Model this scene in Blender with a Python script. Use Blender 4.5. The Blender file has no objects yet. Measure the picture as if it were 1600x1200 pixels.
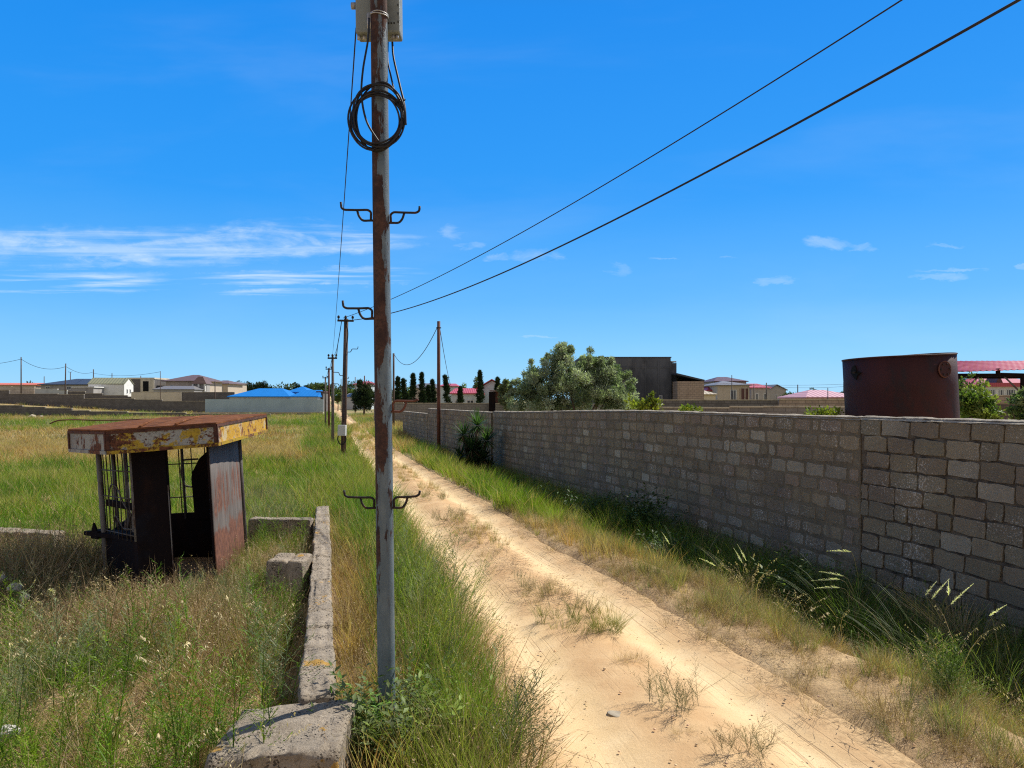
import bpy, bmesh, math, random
import numpy as np
from mathutils import Vector, Matrix
R = math.radians
rnd = random.Random(7)
rng = np.random.default_rng(11)
scene = bpy.context.scene
COL = scene.collection
# ---------------------------------------------------------------- camera constants (photo pixels 1600x1200)
F, CX, HY, HC = 1150.0, 800.0, 625.0, 2.0
def P(px, py, Y):
    return Vector(((px - CX) / F * Y, Y, HC - (py - HY) / F * Y))
def XP(px, Y): return (px - CX) / F * Y
def ZP(py, Y): return HC - (py - HY) / F * Y

# ---------------------------------------------------------------- noise
class Noise2:
    def __init__(s, seed):
        s.t = np.random.default_rng(seed).random((256, 256))
    def __call__(s, x, y):
        x = np.asarray(x, float); y = np.asarray(y, float)
        xi = np.floor(x).astype(int); yi = np.floor(y).astype(int)
        fx = x - xi; fy = y - yi
        fx = fx * fx * (3 - 2 * fx); fy = fy * fy * (3 - 2 * fy)
        t = s.t; a = t[xi % 256, yi % 256]; b = t[(xi + 1) % 256, yi % 256]
        c = t[xi % 256, (yi + 1) % 256]; d = t[(xi + 1) % 256, (yi + 1) % 256]
        return (a * (1 - fx) + b * fx) * (1 - fy) + (c * (1 - fx) + d * fx) * fy
    def fbm(s, x, y, o=3):
        v = 0; a = .5; tot = 0
        for k in range(o):
            v = v + a * s(x * 2 ** k + 17 * k, y * 2 ** k + 31 * k); tot += a; a *= .5
        return v / tot
N1, N2, N3, N4 = Noise2(1), Noise2(2), Noise2(3), Noise2(4)
def sstep(a, b, x):
    t = np.clip((np.asarray(x, float) - a) / (b - a), 0, 1); return t * t * (3 - 2 * t)

# ---------------------------------------------------------------- road, walls, terrain
RY = [-40, 0, 2, 4.04, 4.84, 6.13, 7.88, 9.13, 10.1, 12.2, 15.4, 18, 21.3, 25, 30.7, 39.6, 54.8, 92, 135, 287, 600]
RR = [2.9, 2.7, 2.5, 2.25, 2.06, 1.66, 1.3, .84, .5, .05, -.71, -1.5, -2.4, -3.45, -4.95, -7.4, -11.2, -20.4, -31, -68, -150]
RL = [.4, .35, .25, .1, -.05, -.35, -.75, -1.05, -1.3, -1.85, -2.7, -3.4, -4.2, -5.2, -6.65, -8.75, -12.5, -22, -33, -71, -155]
_ys = np.linspace(-40, 600, 6401)
def _smooth(v):
    a = np.interp(_ys, RY, v); k = np.ones(25) / 25
    return np.convolve(np.pad(a, 12, mode='edge'), k, mode='valid')
_rl, _rr = _smooth(RL), _smooth(RR)
def roadL(y): return np.interp(y, _ys, _rl)
def roadR(y): return np.interp(y, _ys, _rr)
def wallX(y): return 7.02 - .307 * np.asarray(y, float)          # road face of the long block wall
def lowX(y): return -.05 - .253 * np.asarray(y, float)            # centre line of the ruined foundation wall

def base_z(x, y):
    x = np.asarray(x, float); y = np.asarray(y, float)
    dw = (wallX(y) - x) * .956
    near = sstep(46, 36, y)
    gap = (wallX(y) - roadR(y)) * .956
    wv = (N2.fbm(x * .9 + 11, y * .9, 3) - .5) * .4
    ditch = -.45 * sstep(.9, .55, dw / np.maximum(gap, .5) + wv) * sstep(1.2, 2.1, gap) * sstep(2.6, 1.8, dw) * sstep(-1.2, -.3, dw) * near
    und = (N1.fbm(x * .35, y * .35) - .5) * .16 * sstep(2.5, 6, np.hypot(x + .8, y - 4.7))
    c = .5 * (roadL(y) + roadR(y)); hw = .5 * (roadR(y) - roadL(y))
    rm = sstep(hw + .5, hw - .1, np.abs(x - c))
    und = und * (1 - rm)
    rise = 3.1 * sstep(72, 150, y) * sstep(-48, -85, x) + .8 * sstep(95, 200, y) * sstep(-20, -60, x)
    hump = .1 * sstep(.9, .2, np.abs(x - roadL(y) + .35)) * sstep(30, 8, y)
    return ditch + und + rise + hump * .5
def ground_z(x, y):
    x = np.asarray(x, float); y = np.asarray(y, float)
    c = .5 * (roadL(y) + roadR(y)); hw = .5 * (roadR(y) - roadL(y))
    return base_z(x, y) - .22 * sstep(hw + .12, hw - .2, np.abs(x - c))
def gz(x, y): return float(base_z(x, y))

# ---------------------------------------------------------------- object helpers
def tag(o, label=None, cat=None, group=None, kind=None):
    if label: o['label'] = label
    if cat: o['category'] = cat
    if group: o['group'] = group
    if kind: o['kind'] = kind
    return o
def empty(name, loc, label, cat, group=None, rot=(0, 0, 0)):
    o = bpy.data.objects.new(name, None); COL.objects.link(o)
    o.location = loc; o.rotation_euler = rot; o.empty_display_size = .2
    return tag(o, label, cat, group)
def link(name, me, parent=None, loc=(0, 0, 0), rot=(0, 0, 0)):
    o = bpy.data.objects.new(name, me); COL.objects.link(o)
    o.location = loc; o.rotation_euler = rot
    if parent is not None: o.parent = parent
    return o
def fast_mesh(name, V, T, cols=None, mats=(), smooth=False, uv=None):
    V = np.asarray(V, np.float32); T = np.asarray(T, np.int32)
    k = T.shape[1]; n = len(T)
    me = bpy.data.meshes.new(name)
    me.vertices.add(len(V)); me.vertices.foreach_set('co', V.ravel())
    me.loops.add(n * k); me.loops.foreach_set('vertex_index', T.ravel())
    me.polygons.add(n)
    me.polygons.foreach_set('loop_start', np.arange(0, n * k, k, dtype=np.int32))
    try: me.polygons.foreach_set('loop_total', np.full(n, k, dtype=np.int32))
    except Exception: pass
    if smooth: me.polygons.foreach_set('use_smooth', np.ones(n, bool))
    if cols is not None:
        a = me.color_attributes.new('Col', 'FLOAT_COLOR', 'POINT')
        c = np.ones((len(V), 4), np.float32); c[:, :3] = cols
        a.data.foreach_set('color', c.ravel())
    if uv is not None:
        l = me.uv_layers.new(name='UVMap')
        l.data.foreach_set('uv', np.asarray(uv, np.float32)[T.ravel()].ravel())
    for m in mats: me.materials.append(m)
    me.update(calc_edges=True); me.validate()
    return me

class MB:
    """collects simple shapes into one mesh"""
    def __init__(s): s.bm = bmesh.new(); s.mi = 0
    def face(s, pts, smooth=False):
        vs = [s.bm.verts.new(p) for p in pts]
        f = s.bm.faces.new(vs); f.material_index = s.mi; f.smooth = smooth; return f
    def hexa(s, b, t):
        """b: list of bottom points ccw, t: list of top points"""
        vb = [s.bm.verts.new(p) for p in b]; vt = [s.bm.verts.new(p) for p in t]
        n = len(vb); fs = [s.bm.faces.new(vb[::-1]), s.bm.faces.new(vt)]
        for i in range(n):
            j = (i + 1) % n; fs.append(s.bm.faces.new((vb[i], vb[j], vt[j], vt[i])))
        for f in fs: f.material_index = s.mi
        return s
    def box(s, x0, x1, y0, y1, z0, z1):
        return s.hexa([(x0, y0, z0), (x1, y0, z0), (x1, y1, z0), (x0, y1, z0)],
                      [(x0, y0, z1), (x1, y0, z1), (x1, y1, z1), (x0, y1, z1)])
    def panel(s, a, b, z0, z1, th, off=0.0, za=None):
        """upright slab between two plan points; th to the left side of a->b"""
        a = Vector((a[0], a[1], 0)); b = Vector((b[0], b[1], 0)); d = (b - a).normalized()
        n = Vector((-d.y, d.x, 0)); a = a + n * off; b = b + n * off
        q = [a, b, b + n * th, a + n * th]
        return s.hexa([(p.x, p.y, z0) for p in q], [(p.x, p.y, z1) for p in q])
    def tube(s, pts, r, n=8, cap=True, smooth=True):
        pts = [Vector(p) for p in pts]; m = len(pts)
        rr = r if isinstance(r, (list, tuple)) else [r] * m
        rings = []; up = None
        for i, p in enumerate(pts):
            t = (pts[min(i + 1, m - 1)] - pts[max(i - 1, 0)]).normalized()
            if up is None:
                up = Vector((0, 0, 1)) if abs(t.z) < .9 else Vector((1, 0, 0))
            u = (up - t * up.dot(t)).normalized(); v = t.cross(u); up = u
            rings.append([s.bm.verts.new(p + (u * math.cos(2 * math.pi * k / n) + v * math.sin(2 * math.pi * k / n)) * rr[i]) for k in range(n)])
        for i in range(m - 1):
            for k in range(n):
                f = s.bm.faces.new((rings[i][k], rings[i][(k + 1) % n], rings[i + 1][(k + 1) % n], rings[i + 1][k]))
                f.smooth = smooth; f.material_index = s.mi
        if cap:
            for q in (rings[0][::-1], rings[-1]):
                f = s.bm.faces.new(q); f.material_index = s.mi
        return s
    def build(s, name, mat, parent=None, origin=None, loc=None, bevel=0, rot=(0, 0, 0)):
        bmesh.ops.recalc_face_normals(s.bm, faces=s.bm.faces[:])
        if origin is not None: bmesh.ops.translate(s.bm, verts=s.bm.verts[:], vec=-Vector(origin))
        me = bpy.data.meshes.new(name); s.bm.to_mesh(me); s.bm.free()
        for m in (mat if isinstance(mat, (list, tuple)) else [mat]): me.materials.append(m)
        o = link(name, me, parent, loc if loc is not None else ((0, 0, 0) if parent is not None or origin is None else origin), rot)
        if bevel:
            b = o.modifiers.new('bevel', 'BEVEL'); b.width = bevel; b.segments = 2; b.limit_method = 'ANGLE'
        return o

# ---------------------------------------------------------------- materials
class NT:
    def __init__(s, name):
        s.m = bpy.data.materials.new(name); s.m.use_nodes = True
        s.t = s.m.node_tree; s.t.nodes.clear()
        s.out = s.n('ShaderNodeOutputMaterial')
    def n(s, typ, **kw):
        nd = s.t.nodes.new(typ)
        for k, v in kw.items(): setattr(nd, k, v)
        return nd
    def l(s, a, b): s.t.links.new(a, b)
    def coords(s, kind='Object', scale=(1, 1, 1), rot=(0, 0, 0)):
        tc = s.n('ShaderNodeTexCoord'); mp = s.n('ShaderNodeMapping')
        mp.inputs['Scale'].default_value = scale; mp.inputs['Rotation'].default_value = rot
        if kind == 'Position':
            g = s.n('ShaderNodeNewGeometry'); s.l(g.outputs['Position'], mp.inputs[0])
        else: s.l(tc.outputs[kind], mp.inputs[0])
        return mp.outputs[0]
    def noise(s, vec, scale, detail=4, rough=.55, dist=0):
        nd = s.n('ShaderNodeTexNoise'); nd.inputs['Scale'].default_value = scale
        nd.inputs['Detail'].default_value = detail; nd.inputs['Roughness'].default_value = rough
        nd.inputs['Distortion'].default_value = dist
        s.l(vec, nd.inputs['Vector']); return nd.outputs['Fac']
    def ramp(s, fac, lo, hi, a=0, b=1):
        nd = s.n('ShaderNodeMapRange'); nd.interpolation_type = 'SMOOTHSTEP'
        nd.inputs[1].default_value = lo; nd.inputs[2].default_value = hi
        nd.inputs[3].default_value = a; nd.inputs[4].default_value = b
        s.l(fac, nd.inputs[0]); return nd.outputs[0]
    def mix(s, fac, a, b, blend='MIX'):
        nd = s.n('ShaderNodeMix', data_type='RGBA', blend_type=blend)
        for v, i in ((fac, 0), (a, 6), (b, 7)):
            if hasattr(v, 'is_linked') or hasattr(v, 'links'): s.l(v, nd.inputs[i])
            elif i == 0: nd.inputs[0].default_value = v
            else: nd.inputs[i].default_value = (*v, 1)
        return nd.outputs[2]
    def math(s, op, a, b=0.0):
        nd = s.n('ShaderNodeMath', operation=op)
        for v, i in ((a, 0), (b, 1)):
            if hasattr(v, 'links'): s.l(v, nd.inputs[i])
            else: nd.inputs[i].default_value = v
        return nd.outputs[0]
    def finish(s, col, rough=.85, bump=None, bstr=.4, bdist=.02, metallic=0, spec=.3):
        p = s.n('ShaderNodeBsdfPrincipled')
        if hasattr(col, 'links'): s.l(col, p.inputs['Base Color'])
        else: p.inputs['Base Color'].default_value = (*col, 1)
        if hasattr(rough, 'links'): s.l(rough, p.inputs['Roughness'])
        else: p.inputs['Roughness'].default_value = rough
        p.inputs['Metallic'].default_value = metallic
        p.inputs['Specular IOR Level'].default_value = spec
        if bump is not None:
            b = s.n('ShaderNodeBump'); b.inputs['Strength'].default_value = bstr; b.inputs['Distance'].default_value = bdist
            s.l(bump, b.inputs['Height']); s.l(b.outputs[0], p.inputs['Normal'])
        s.l(p.outputs[0], s.out.inputs[0]); s.p = p
        return s.m

def layered(name, base, layers=(), rough=.85, kind='Object', bump=(30, .3), spec=.3, metallic=0, bdist=.02):
    """layers: (colour, scale, lo, hi, stretch)"""
    t = NT(name); col = base
    for (c, sc, lo, hi, st) in layers:
        f = t.ramp(t.noise(t.coords(kind, st), sc, 6, .6), lo, hi)
        col = t.mix(f, col, c)
    bf = t.noise(t.coords(kind), bump[0], 5, .65) if bump else None
    return t.finish(col, rough, bf, bump[1] if bump else 0, bdist, metallic, spec)

def brick_mat(name, c1, c2, mortar, bw=.4, bh=.2, msize=.012, stain=None):
    """masonry laid along local x and z"""
    t = NT(name)
    tc = t.n('ShaderNodeTexCoord'); sp = t.n('ShaderNodeSeparateXYZ'); cb = t.n('ShaderNodeCombineXYZ')
    t.l(tc.outputs['Object'], sp.inputs[0])
    t.l(t.math('ADD', sp.outputs[0], sp.outputs[1]), cb.inputs[0]); t.l(sp.outputs[2], cb.inputs[1])
    b = t.n('ShaderNodeTexBrick'); t.l(cb.outputs[0], b.inputs['Vector'])
    b.inputs['Color1'].default_value = (*c1, 1); b.inputs['Color2'].default_value = (*c2, 1)
    b.inputs['Mortar'].default_value = (*mortar, 1); b.inputs['Scale'].default_value = 1
    b.inputs['Mortar Size'].default_value = msize; b.inputs['Brick Width'].default_value = bw
    b.inputs['Row Height'].default_value = bh; b.inputs['Mortar Smooth'].default_value = .3
    oc = t.coords('Object')
    f = t.ramp(t.noise(oc, 1.3, 5), .35, .75)
    col = t.mix(t.math('MULTIPLY', f, .5), b.outputs['Color'], stain or tuple(v * .55 for v in c1))
    f2 = t.ramp(t.noise(oc, 9, 5, .7), .5, .8)
    col = t.mix(t.math('MULTIPLY', f2, .4), col, tuple(min(1, v * 1.5) for v in c2))
    return t.finish(col, .92, t.noise(oc, 40, 4, .7), .5, .01)

def leaf_mat(name, tr=.35, rough=.55, gain=1.0, spec=.25):
    t = NT(name)
    a = t.n('ShaderNodeAttribute', attribute_name='Col')
    nz = t.ramp(t.noise(t.coords('Position'), 5, 3), .3, .7, .75, 1.25)
    col = t.mix(1.0, a.outputs['Color'], nz, 'MULTIPLY')
    p = t.n('ShaderNodeBsdfPrincipled'); t.l(col, p.inputs['Base Color'])
    p.inputs['Roughness'].default_value = rough; p.inputs['Specular IOR Level'].default_value = spec
    tl = t.n('ShaderNodeBsdfTranslucent')
    t.l(t.mix(1.0, col, (1.35, 1.5, .7), 'MULTIPLY'), tl.inputs[0])
    mx = t.n('ShaderNodeMixShader'); mx.inputs[0].default_value = tr
    t.l(p.outputs[0], mx.inputs[1]); t.l(tl.outputs[0], mx.inputs[2]); t.l(mx.outputs[0], t.out.inputs[0])
    return t.m

M = {}
M['leaf'] = leaf_mat('leaf')
M['grass'] = leaf_mat('grass_blades', .4)
M['straw'] = leaf_mat('dry_straw', .25, .7)
M['pine'] = leaf_mat('conifer_needles', .12, .7, spec=.1)
U = (1, 1, 1)
M['bark'] = layered('bark', (.12, .085, .06), [((.2, .16, .12), 8, .4, .7, (1, 1, .2))])
M['stem'] = layered('green_stem', (.1, .12, .04), [((.2, .16, .08), 5, .45, .65, U)])
M['blackrubber'] = layered('black_cable_sheath', (.012, .012, .014), [((.05, .05, .052), 14, .55, .75, U)], .5, bump=None)
M['wire'] = layered('cable', (.02, .02, .024), [((.04, .035, .03), 3, .5, .7, U)], .6, bump=None)
M['hook'] = layered('hook_steel', (.018, .016, .016), [((.07, .028, .016), 22, .5, .7, U)], .65)
M['boxpaint'] = layered('cabinet_paint', (.2, .23, .22), [((.15, .17, .16), 7, .45, .7, U), ((.2, .08, .03), 9, .66, .74, (1, 1, 1.0))], .5)
M['galv'] = layered('galvanised', (.45, .46, .46), [((.3, .3, .3), 30, .4, .6, U)], .45, metallic=.5)
M['polewood'] = layered('weathered_post', (.07, .045, .035), [((.14, .1, .08), 12, .4, .65, (1, 1, .08)), ((.03, .02, .018), 8, .55, .7, (1, 1, .2))], .8)
M['polerust'] = layered('rusty_tube', (.12, .045, .028), [((.06, .025, .02), 6, .45, .65, (1, 1, .3)), ((.2, .13, .1), 10, .6, .75, (1, 1, .2))], .75)
M['polegrey'] = layered('grey_tube', (.13, .12, .11), [((.06, .045, .04), 6, .45, .65, (1, 1, .3))], .7)
def pole_paint():
    t = NT('flaking_blue_paint_on_rust')
    c1 = t.coords('Object', (1, 1, .22)); c2 = t.coords('Object', (1, 1, .5)); c0 = t.coords('Object')
    paint = t.mix(t.ramp(t.noise(c2, 14, 5), .35, .7), (.095, .13, .155), (.14, .178, .2))
    paint = t.mix(t.ramp(t.noise(c1, 26, 5, .7), .56, .7), paint, (.085, .09, .095))
    rust = t.mix(t.ramp(t.noise(c0, 38, 5, .7), .35, .65), (.045, .026, .021), (.09, .046, .034))
    rust = t.mix(t.ramp(t.noise(c0, 11, 4), .42, .7), rust, (.035, .02, .019))
    sp = t.n('ShaderNodeSeparateXYZ'); tc = t.n('ShaderNodeTexCoord'); t.l(tc.outputs['Object'], sp.inputs[0])
    # the weather side (left) and the upper half have lost most of their paint
    side = t.ramp(sp.outputs[0], -.06, .05, .06, -.06)
    hgt = t.ramp(sp.outputs[2], .5, 2.6, -.09, .085)
    f = t.math('ADD', t.math('ADD', t.math('MULTIPLY', t.noise(c1, 8, 8, .68), 1.25), side), t.math('ADD', hgt, -.125))
    m = t.ramp(f, .525, .55)
    ch = t.ramp(t.noise(c0, 60, 6, .8), .62, .68)
    m2 = t.math('MAXIMUM', m, t.math('MULTIPLY', ch, t.ramp(f, .42, .5)))
    col = t.mix(m2, paint, rust)
    bm_ = t.math('ADD', t.math('MULTIPLY', m2, -.5), t.math('MULTIPLY', t.noise(c0, 90, 4, .7), .5))
    return t.finish(col, t.ramp(m2, 0, 1, .45, .9), bm_, .6, .006)
M['polepaint'] = pole_paint()
def peeling(name, base, second, rust1, rust2, cover, scale=4, st=(1, 1, 1), sec=(.55, .62), rs=2.2):
    t = NT(name); c = t.coords('Object', st); c0 = t.coords('Object')
    p = t.mix(t.ramp(t.noise(c0, scale * .9, 3), *sec), base, second)
    p = t.mix(t.ramp(t.noise(c0, 22, 5, .7), .5, .8), p, tuple(v * .72 for v in base))
    ru = t.mix(t.ramp(t.noise(c0, 24, 5, .7), .35, .7), rust1, rust2)
    m = t.ramp(t.math('ADD', t.math('MULTIPLY', t.noise(c, scale * rs, 9, .75), .6), t.math('MULTIPLY', t.noise(c, scale * .8, 3), .4)), cover, cover + .04)
    p = t.mix(t.ramp(t.noise(c0, 55, 4, .8), .56, .64, 0, .7), p, rust1)
    col = t.mix(m, p, ru)
    return t.finish(col, t.ramp(m, 0, 1, .5, .9), t.math('ADD', t.math('MULTIPLY', m, -.4), t.noise(c0, 60, 4, .7)), .35, .008)
RU1, RU2 = (.06, .024, .015), (.2, .075, .035)
M['fasciawhite'] = peeling('peeling_white_and_yellow_paint', (.34, .34, .31), (.42, .28, .02), RU1, RU2, .505, 5.5, (1, 1, 1.3), (.53, .57), 4)
M['fasciagrey'] = peeling('peeling_pale_paint', (.25, .26, .245), (.2, .2, .19), RU1, RU2, .5, 5, (1, 1, .6))
M['fasciayellow'] = peeling('peeling_yellow_paint', (.5, .39, .21), (.5, .28, .02), RU1, (.3, .12, .045), .52, 6, (1, 1, 1.2), (.42, .5))
M['yellowstripe'] = peeling('yellow_trim_paint', (.4, .26, .015), (.3, .19, .03), RU1, RU2, .5, 6)
M['rustframe'] = layered('rusted_angle_iron', (.1, .04, .025), [((.05, .022, .017), 14, .4, .65, U), ((.42, .38, .3), 20, .66, .72, U), ((.4, .26, .03), 9, .68, .74, U)], .85)
M['roofrust'] = layered('rusted_roof_sheet', (.185, .075, .034), [((.1, .042, .024), 5, .4, .7, U), ((.26, .125, .06), 13, .55, .75, (1, .3, 1)), ((.06, .03, .022), 40, .62, .7, U)], .95, spec=.05)
M['sidepanel'] = None
def side_panel():
    t = NT('grey_sheet_with_rust_runs'); c0 = t.coords('Object'); cs = t.coords('Object', (1, 1, .13))
    sp = t.n('ShaderNodeSeparateXYZ'); tc = t.n('ShaderNodeTexCoord'); t.l(tc.outputs['Object'], sp.inputs[0])
    grey = t.mix(t.ramp(t.noise(cs, 13, 5, .6), .35, .7), (.1, .085, .075), (.165, .14, .125))
    rust = t.mix(t.ramp(t.noise(c0, 16, 6, .7), .35, .7), (.1, .042, .028), (.2, .085, .05))
    run = t.ramp(t.noise(cs, 9, 6, .6), .44, .58)
    z = t.math('ADD', sp.outputs[2], t.math('MULTIPLY', t.noise(t.coords('Object', (1, 1, .5)), 7, 5), .5))
    low = t.ramp(z, .78, .86, 1, 0)
    mid = t.math('MULTIPLY', run, t.math('MULTIPLY', t.ramp(z, .95, 1.05), t.ramp(z, 1.35, 1.5, 1, 0)))
    m = t.math('MAXIMUM', low, mid)
    m = t.math('MAXIMUM', m, t.ramp(t.noise(c0, 8, 8, .75), .62, .66))
    return t.finish(t.mix(m, grey, rust), .75, t.noise(cs, 10, 4, .6), .5, .02)
M['sidepanel'] = side_panel()
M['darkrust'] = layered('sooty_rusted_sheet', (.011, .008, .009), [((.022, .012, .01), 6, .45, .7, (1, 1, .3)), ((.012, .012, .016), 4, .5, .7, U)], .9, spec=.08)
M['bars'] = layered('grey_bars', (.09, .085, .08), [((.05, .03, .022), 14, .45, .6, (1, 1, .4)), ((.25, .25, .25), 20, .62, .7, (1, 1, .3))], .7)
M['post'] = layered('pale_steel_post', (.17, .16, .15), [((.07, .04, .03), 9, .5, .62, (1, 1, .3)), ((.3, .3, .29), 18, .6, .7, (1, 1, .3))], .7)
M['greyboard'] = layered('weathered_board', (.22, .2, .18), [((.1, .08, .07), 12, .45, .65, (1, 1, .15))], .9)
M['tank'] = layered('dark_oxide_steel', (.037, .0085, .0075), [((.057, .013, .0105), 2.2, .4, .7, (1, 1, .4)), ((.022, .012, .012), 5, .5, .7, (1, 1, .5)), ((.1, .035, .025), 18, .66, .76, U)], .7)
M['black'] = layered('black_hole', (.006, .006, .006), (), .9, bump=None)
def concrete(name, a, b, c, lich=True):
    t = NT(name); c0 = t.coords('Object')
    col = t.mix(t.ramp(t.noise(c0, 4, 7, .7), .35, .68), a, b)
    col = t.mix(t.ramp(t.noise(c0, 38, 6, .8), .5, .68), col, c)
    col = t.mix(t.ramp(t.noise(c0, 70, 4, .8), .57, .68, 0, .7), col, (.62, .55, .44))
    col = t.mix(t.ramp(t.noise(c0, 2.2, 6, .7), .52, .7, 0, .55), col, (.2, .17, .13))
    v = t.n('ShaderNodeTexVoronoi'); v.inputs['Scale'].default_value = 62; t.l(c0, v.inputs['Vector'])
    pit = t.ramp(v.outputs['Distance'], .2, .42)
    pm = t.math('MULTIPLY', t.math('SUBTRACT', 1.0, pit), t.ramp(t.noise(c0, 7, 4), .46, .6, 0, .85))
    col = t.mix(pm, col, (.05, .045, .04))
    if lich:
        col = t.mix(t.math('MULTIPLY', t.ramp(t.noise(c0, 3.2, 7, .75), .595, .64), .9), col, (.48, .27, .045))
    return t.finish(col, .95, t.math('SUBTRACT', t.noise(c0, 20, 8, .75), pm), .9, .03)
M['oldconcrete'] = concrete('old_pitted_concrete', (.31, .255, .19), (.42, .35, .265), (.17, .135, .1))
M['block'] = None
def block_mat():
    t = NT('coquina_block'); a = t.n('ShaderNodeAttribute', attribute_name='Col'); c0 = t.coords('Object')
    col = t.mix(t.ramp(t.noise(c0, 1.1, 5, .6), .35, .7, 0, .55), a.outputs['Color'], (.13, .1, .085))
    col = t.mix(t.ramp(t.noise(c0, 30, 6, .8), .52, .72, 0, .55), col, (.11, .09, .075))
    sr = t.n('ShaderNodeSeparateColor'); t.l(a.outputs['Color'], sr.inputs[0])
    fl = t.math('ADD', t.ramp(sr.outputs[2], .22, .32, 0, .1), t.math('MULTIPLY', t.math('SUBTRACT', t.noise(c0, 1.6, 3), .46), .42))
    col = t.mix(t.ramp(t.math('ADD', t.noise(c0, 48, 4, .75), fl), .6, .7, 0, .85), col, (.62, .56, .47))
    col = t.mix(t.ramp(t.noise(c0, 40, 5, .8), .42, .3, 0, .6), col, (.09, .07, .055))
    col = t.mix(t.ramp(t.noise(t.coords('Object', (1, 1, .3)), 3, 5, .6), .58, .75, 0, .45), col, (.1, .075, .06))
    return t.finish(col, .95, t.math('ADD', t.noise(c0, 55, 8, .8), t.math('MULTIPLY', t.noise(c0, 12, 4, .6), 1.2)), .9, .016)
M['block'] = block_mat()
M['mortar'] = layered('smeared_mortar', (.19, .148, .095), [((.135, .107, .07), 2.2, .4, .65, U), ((.23, .18, .118), 7, .5, .75, U), ((.1, .08, .07), 18, .6, .75, U)], .95, bump=(30, .8), bdist=.02)
M['joint'] = layered('raw_dark_joint', (.14, .11, .078), [((.06, .046, .034), 5, .4, .6, U)], .95, bump=(40, .8))
M['cap'] = layered('lime_mortar_cap', (.42, .37, .29), [((.28, .24, .19), 5, .4, .65, U), ((.55, .5, .42), 16, .55, .75, U), ((.16, .14, .1), 30, .62, .72, U)], .95, bump=(35, .9), bdist=.03)
def white_mat(n, c): return layered(n, c, [(tuple(v * .8 for v in c), 1.5, .45, .75, U), (tuple(v * .7 for v in c), .7, .55, .8, (1, 1, .2))], .9, bump=(8, .15))
M['glass'] = layered('window_glass', (.03, .035, .045), [((.06, .07, .085), 1.5, .4, .6, U)], .15, bump=None, spec=.6)
M['frame'] = white_mat('white_frame', (.62, .62, .6))
# ================================================================= camera, light, sky
cam = bpy.data.cameras.new('camera'); co = link('camera', cam, loc=(0, 0, HC), rot=(R(90), 0, 0))
cam.sensor_width = 36; cam.lens = F / 1600 * 36; cam.shift_y = (HY - 600) / 1600
cam.clip_start = .05; cam.clip_end = 8000
scene.camera = co
SUN_EL, SUN_AZ = R(48), math.atan2(.8, .6)        # azimuth from +Y towards +X
sd = Vector((math.sin(SUN_AZ) * math.cos(SUN_EL), math.cos(SUN_AZ) * math.cos(SUN_EL), math.sin(SUN_EL)))
sun = bpy.data.lights.new('sun', 'SUN'); sun.energy = 4.3; sun.angle = R(.55); sun.color = (1, .95, .86)
so = link('sun', sun, loc=(30, 20, 60)); so.rotation_euler = (-sd).to_track_quat('-Z', 'Y').to_euler()
w = bpy.data.worlds.new('World'); scene.world = w; w.use_nodes = True
wt = w.node_tree; wt.nodes.clear()
def wn(t, **k):
    n = wt.nodes.new(t)
    for a, b in k.items(): setattr(n, a, b)
    return n
sky = wn('ShaderNodeTexSky', sky_type='NISHITA'); sky.sun_disc = False
sky.sun_elevation = SUN_EL; sky.sun_rotation = SUN_AZ
sky.air_density = 1.0; sky.dust_density = 0; sky.ozone_density = 3.0; sky.altitude = 0
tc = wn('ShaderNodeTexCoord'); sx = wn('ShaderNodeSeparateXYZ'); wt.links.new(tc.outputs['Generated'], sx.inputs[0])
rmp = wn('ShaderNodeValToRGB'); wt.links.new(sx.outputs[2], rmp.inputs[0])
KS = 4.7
stops = [(0., (.32, .68, 1.0)), (.06, (.21, .59, 1.0)), (.13, (.1, .46, .99)), (.26, (.012, .325, .95)), (.47, (.0, .255, .87)), (.62, (.02, .14, .4)), (1., (.02, .07, .18))]  # top stops lie above the view, made dim and neutral to tune shade light
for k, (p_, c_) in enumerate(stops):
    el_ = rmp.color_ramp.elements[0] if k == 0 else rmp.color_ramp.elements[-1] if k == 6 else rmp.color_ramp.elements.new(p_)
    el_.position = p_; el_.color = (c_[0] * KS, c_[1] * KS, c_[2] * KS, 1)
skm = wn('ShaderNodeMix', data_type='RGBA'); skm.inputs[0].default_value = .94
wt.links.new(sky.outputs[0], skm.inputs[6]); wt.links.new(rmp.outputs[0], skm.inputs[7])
def wm(op, a, b=0.0, c=None):
    n = wn('ShaderNodeMath', operation=op)
    for i, v in enumerate((a, b) if c is None else (a, b, c)):
        if hasattr(v, 'links'): wt.links.new(v, n.inputs[i])
        else: n.inputs[i].default_value = v
    return n.outputs[0]
yy = wm('MAXIMUM', sx.outputs[1], .02)
uu, vv = wm('DIVIDE', sx.outputs[0], yy), wm('DIVIDE', sx.outputs[2], yy)      # bearing and height of the sky direction
def wnoise(su, sv, off, detail=7, rough=.6, dist=.4):
    cb = wn('ShaderNodeCombineXYZ'); wt.links.new(wm('MULTIPLY', uu, su), cb.inputs[0]); wt.links.new(wm('MULTIPLY', vv, sv), cb.inputs[1]); cb.inputs[2].default_value = off
    n = wn('ShaderNodeTexNoise'); n.inputs['Scale'].default_value = 1; n.inputs['Detail'].default_value = detail
    n.inputs['Roughness'].default_value = rough; n.inputs['Distortion'].default_value = dist
    wt.links.new(cb.outputs[0], n.inputs['Vector']); return n.outputs['Fac']
def wramp(v, lo, hi, a=0.0, b=1.0):
    n = wn('ShaderNodeMapRange', interpolation_type='SMOOTHSTEP')
    for i, q in enumerate((lo, hi, a, b)): n.inputs[i + 1].default_value = q
    wt.links.new(v, n.inputs[0]); return n.outputs[0]
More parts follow.
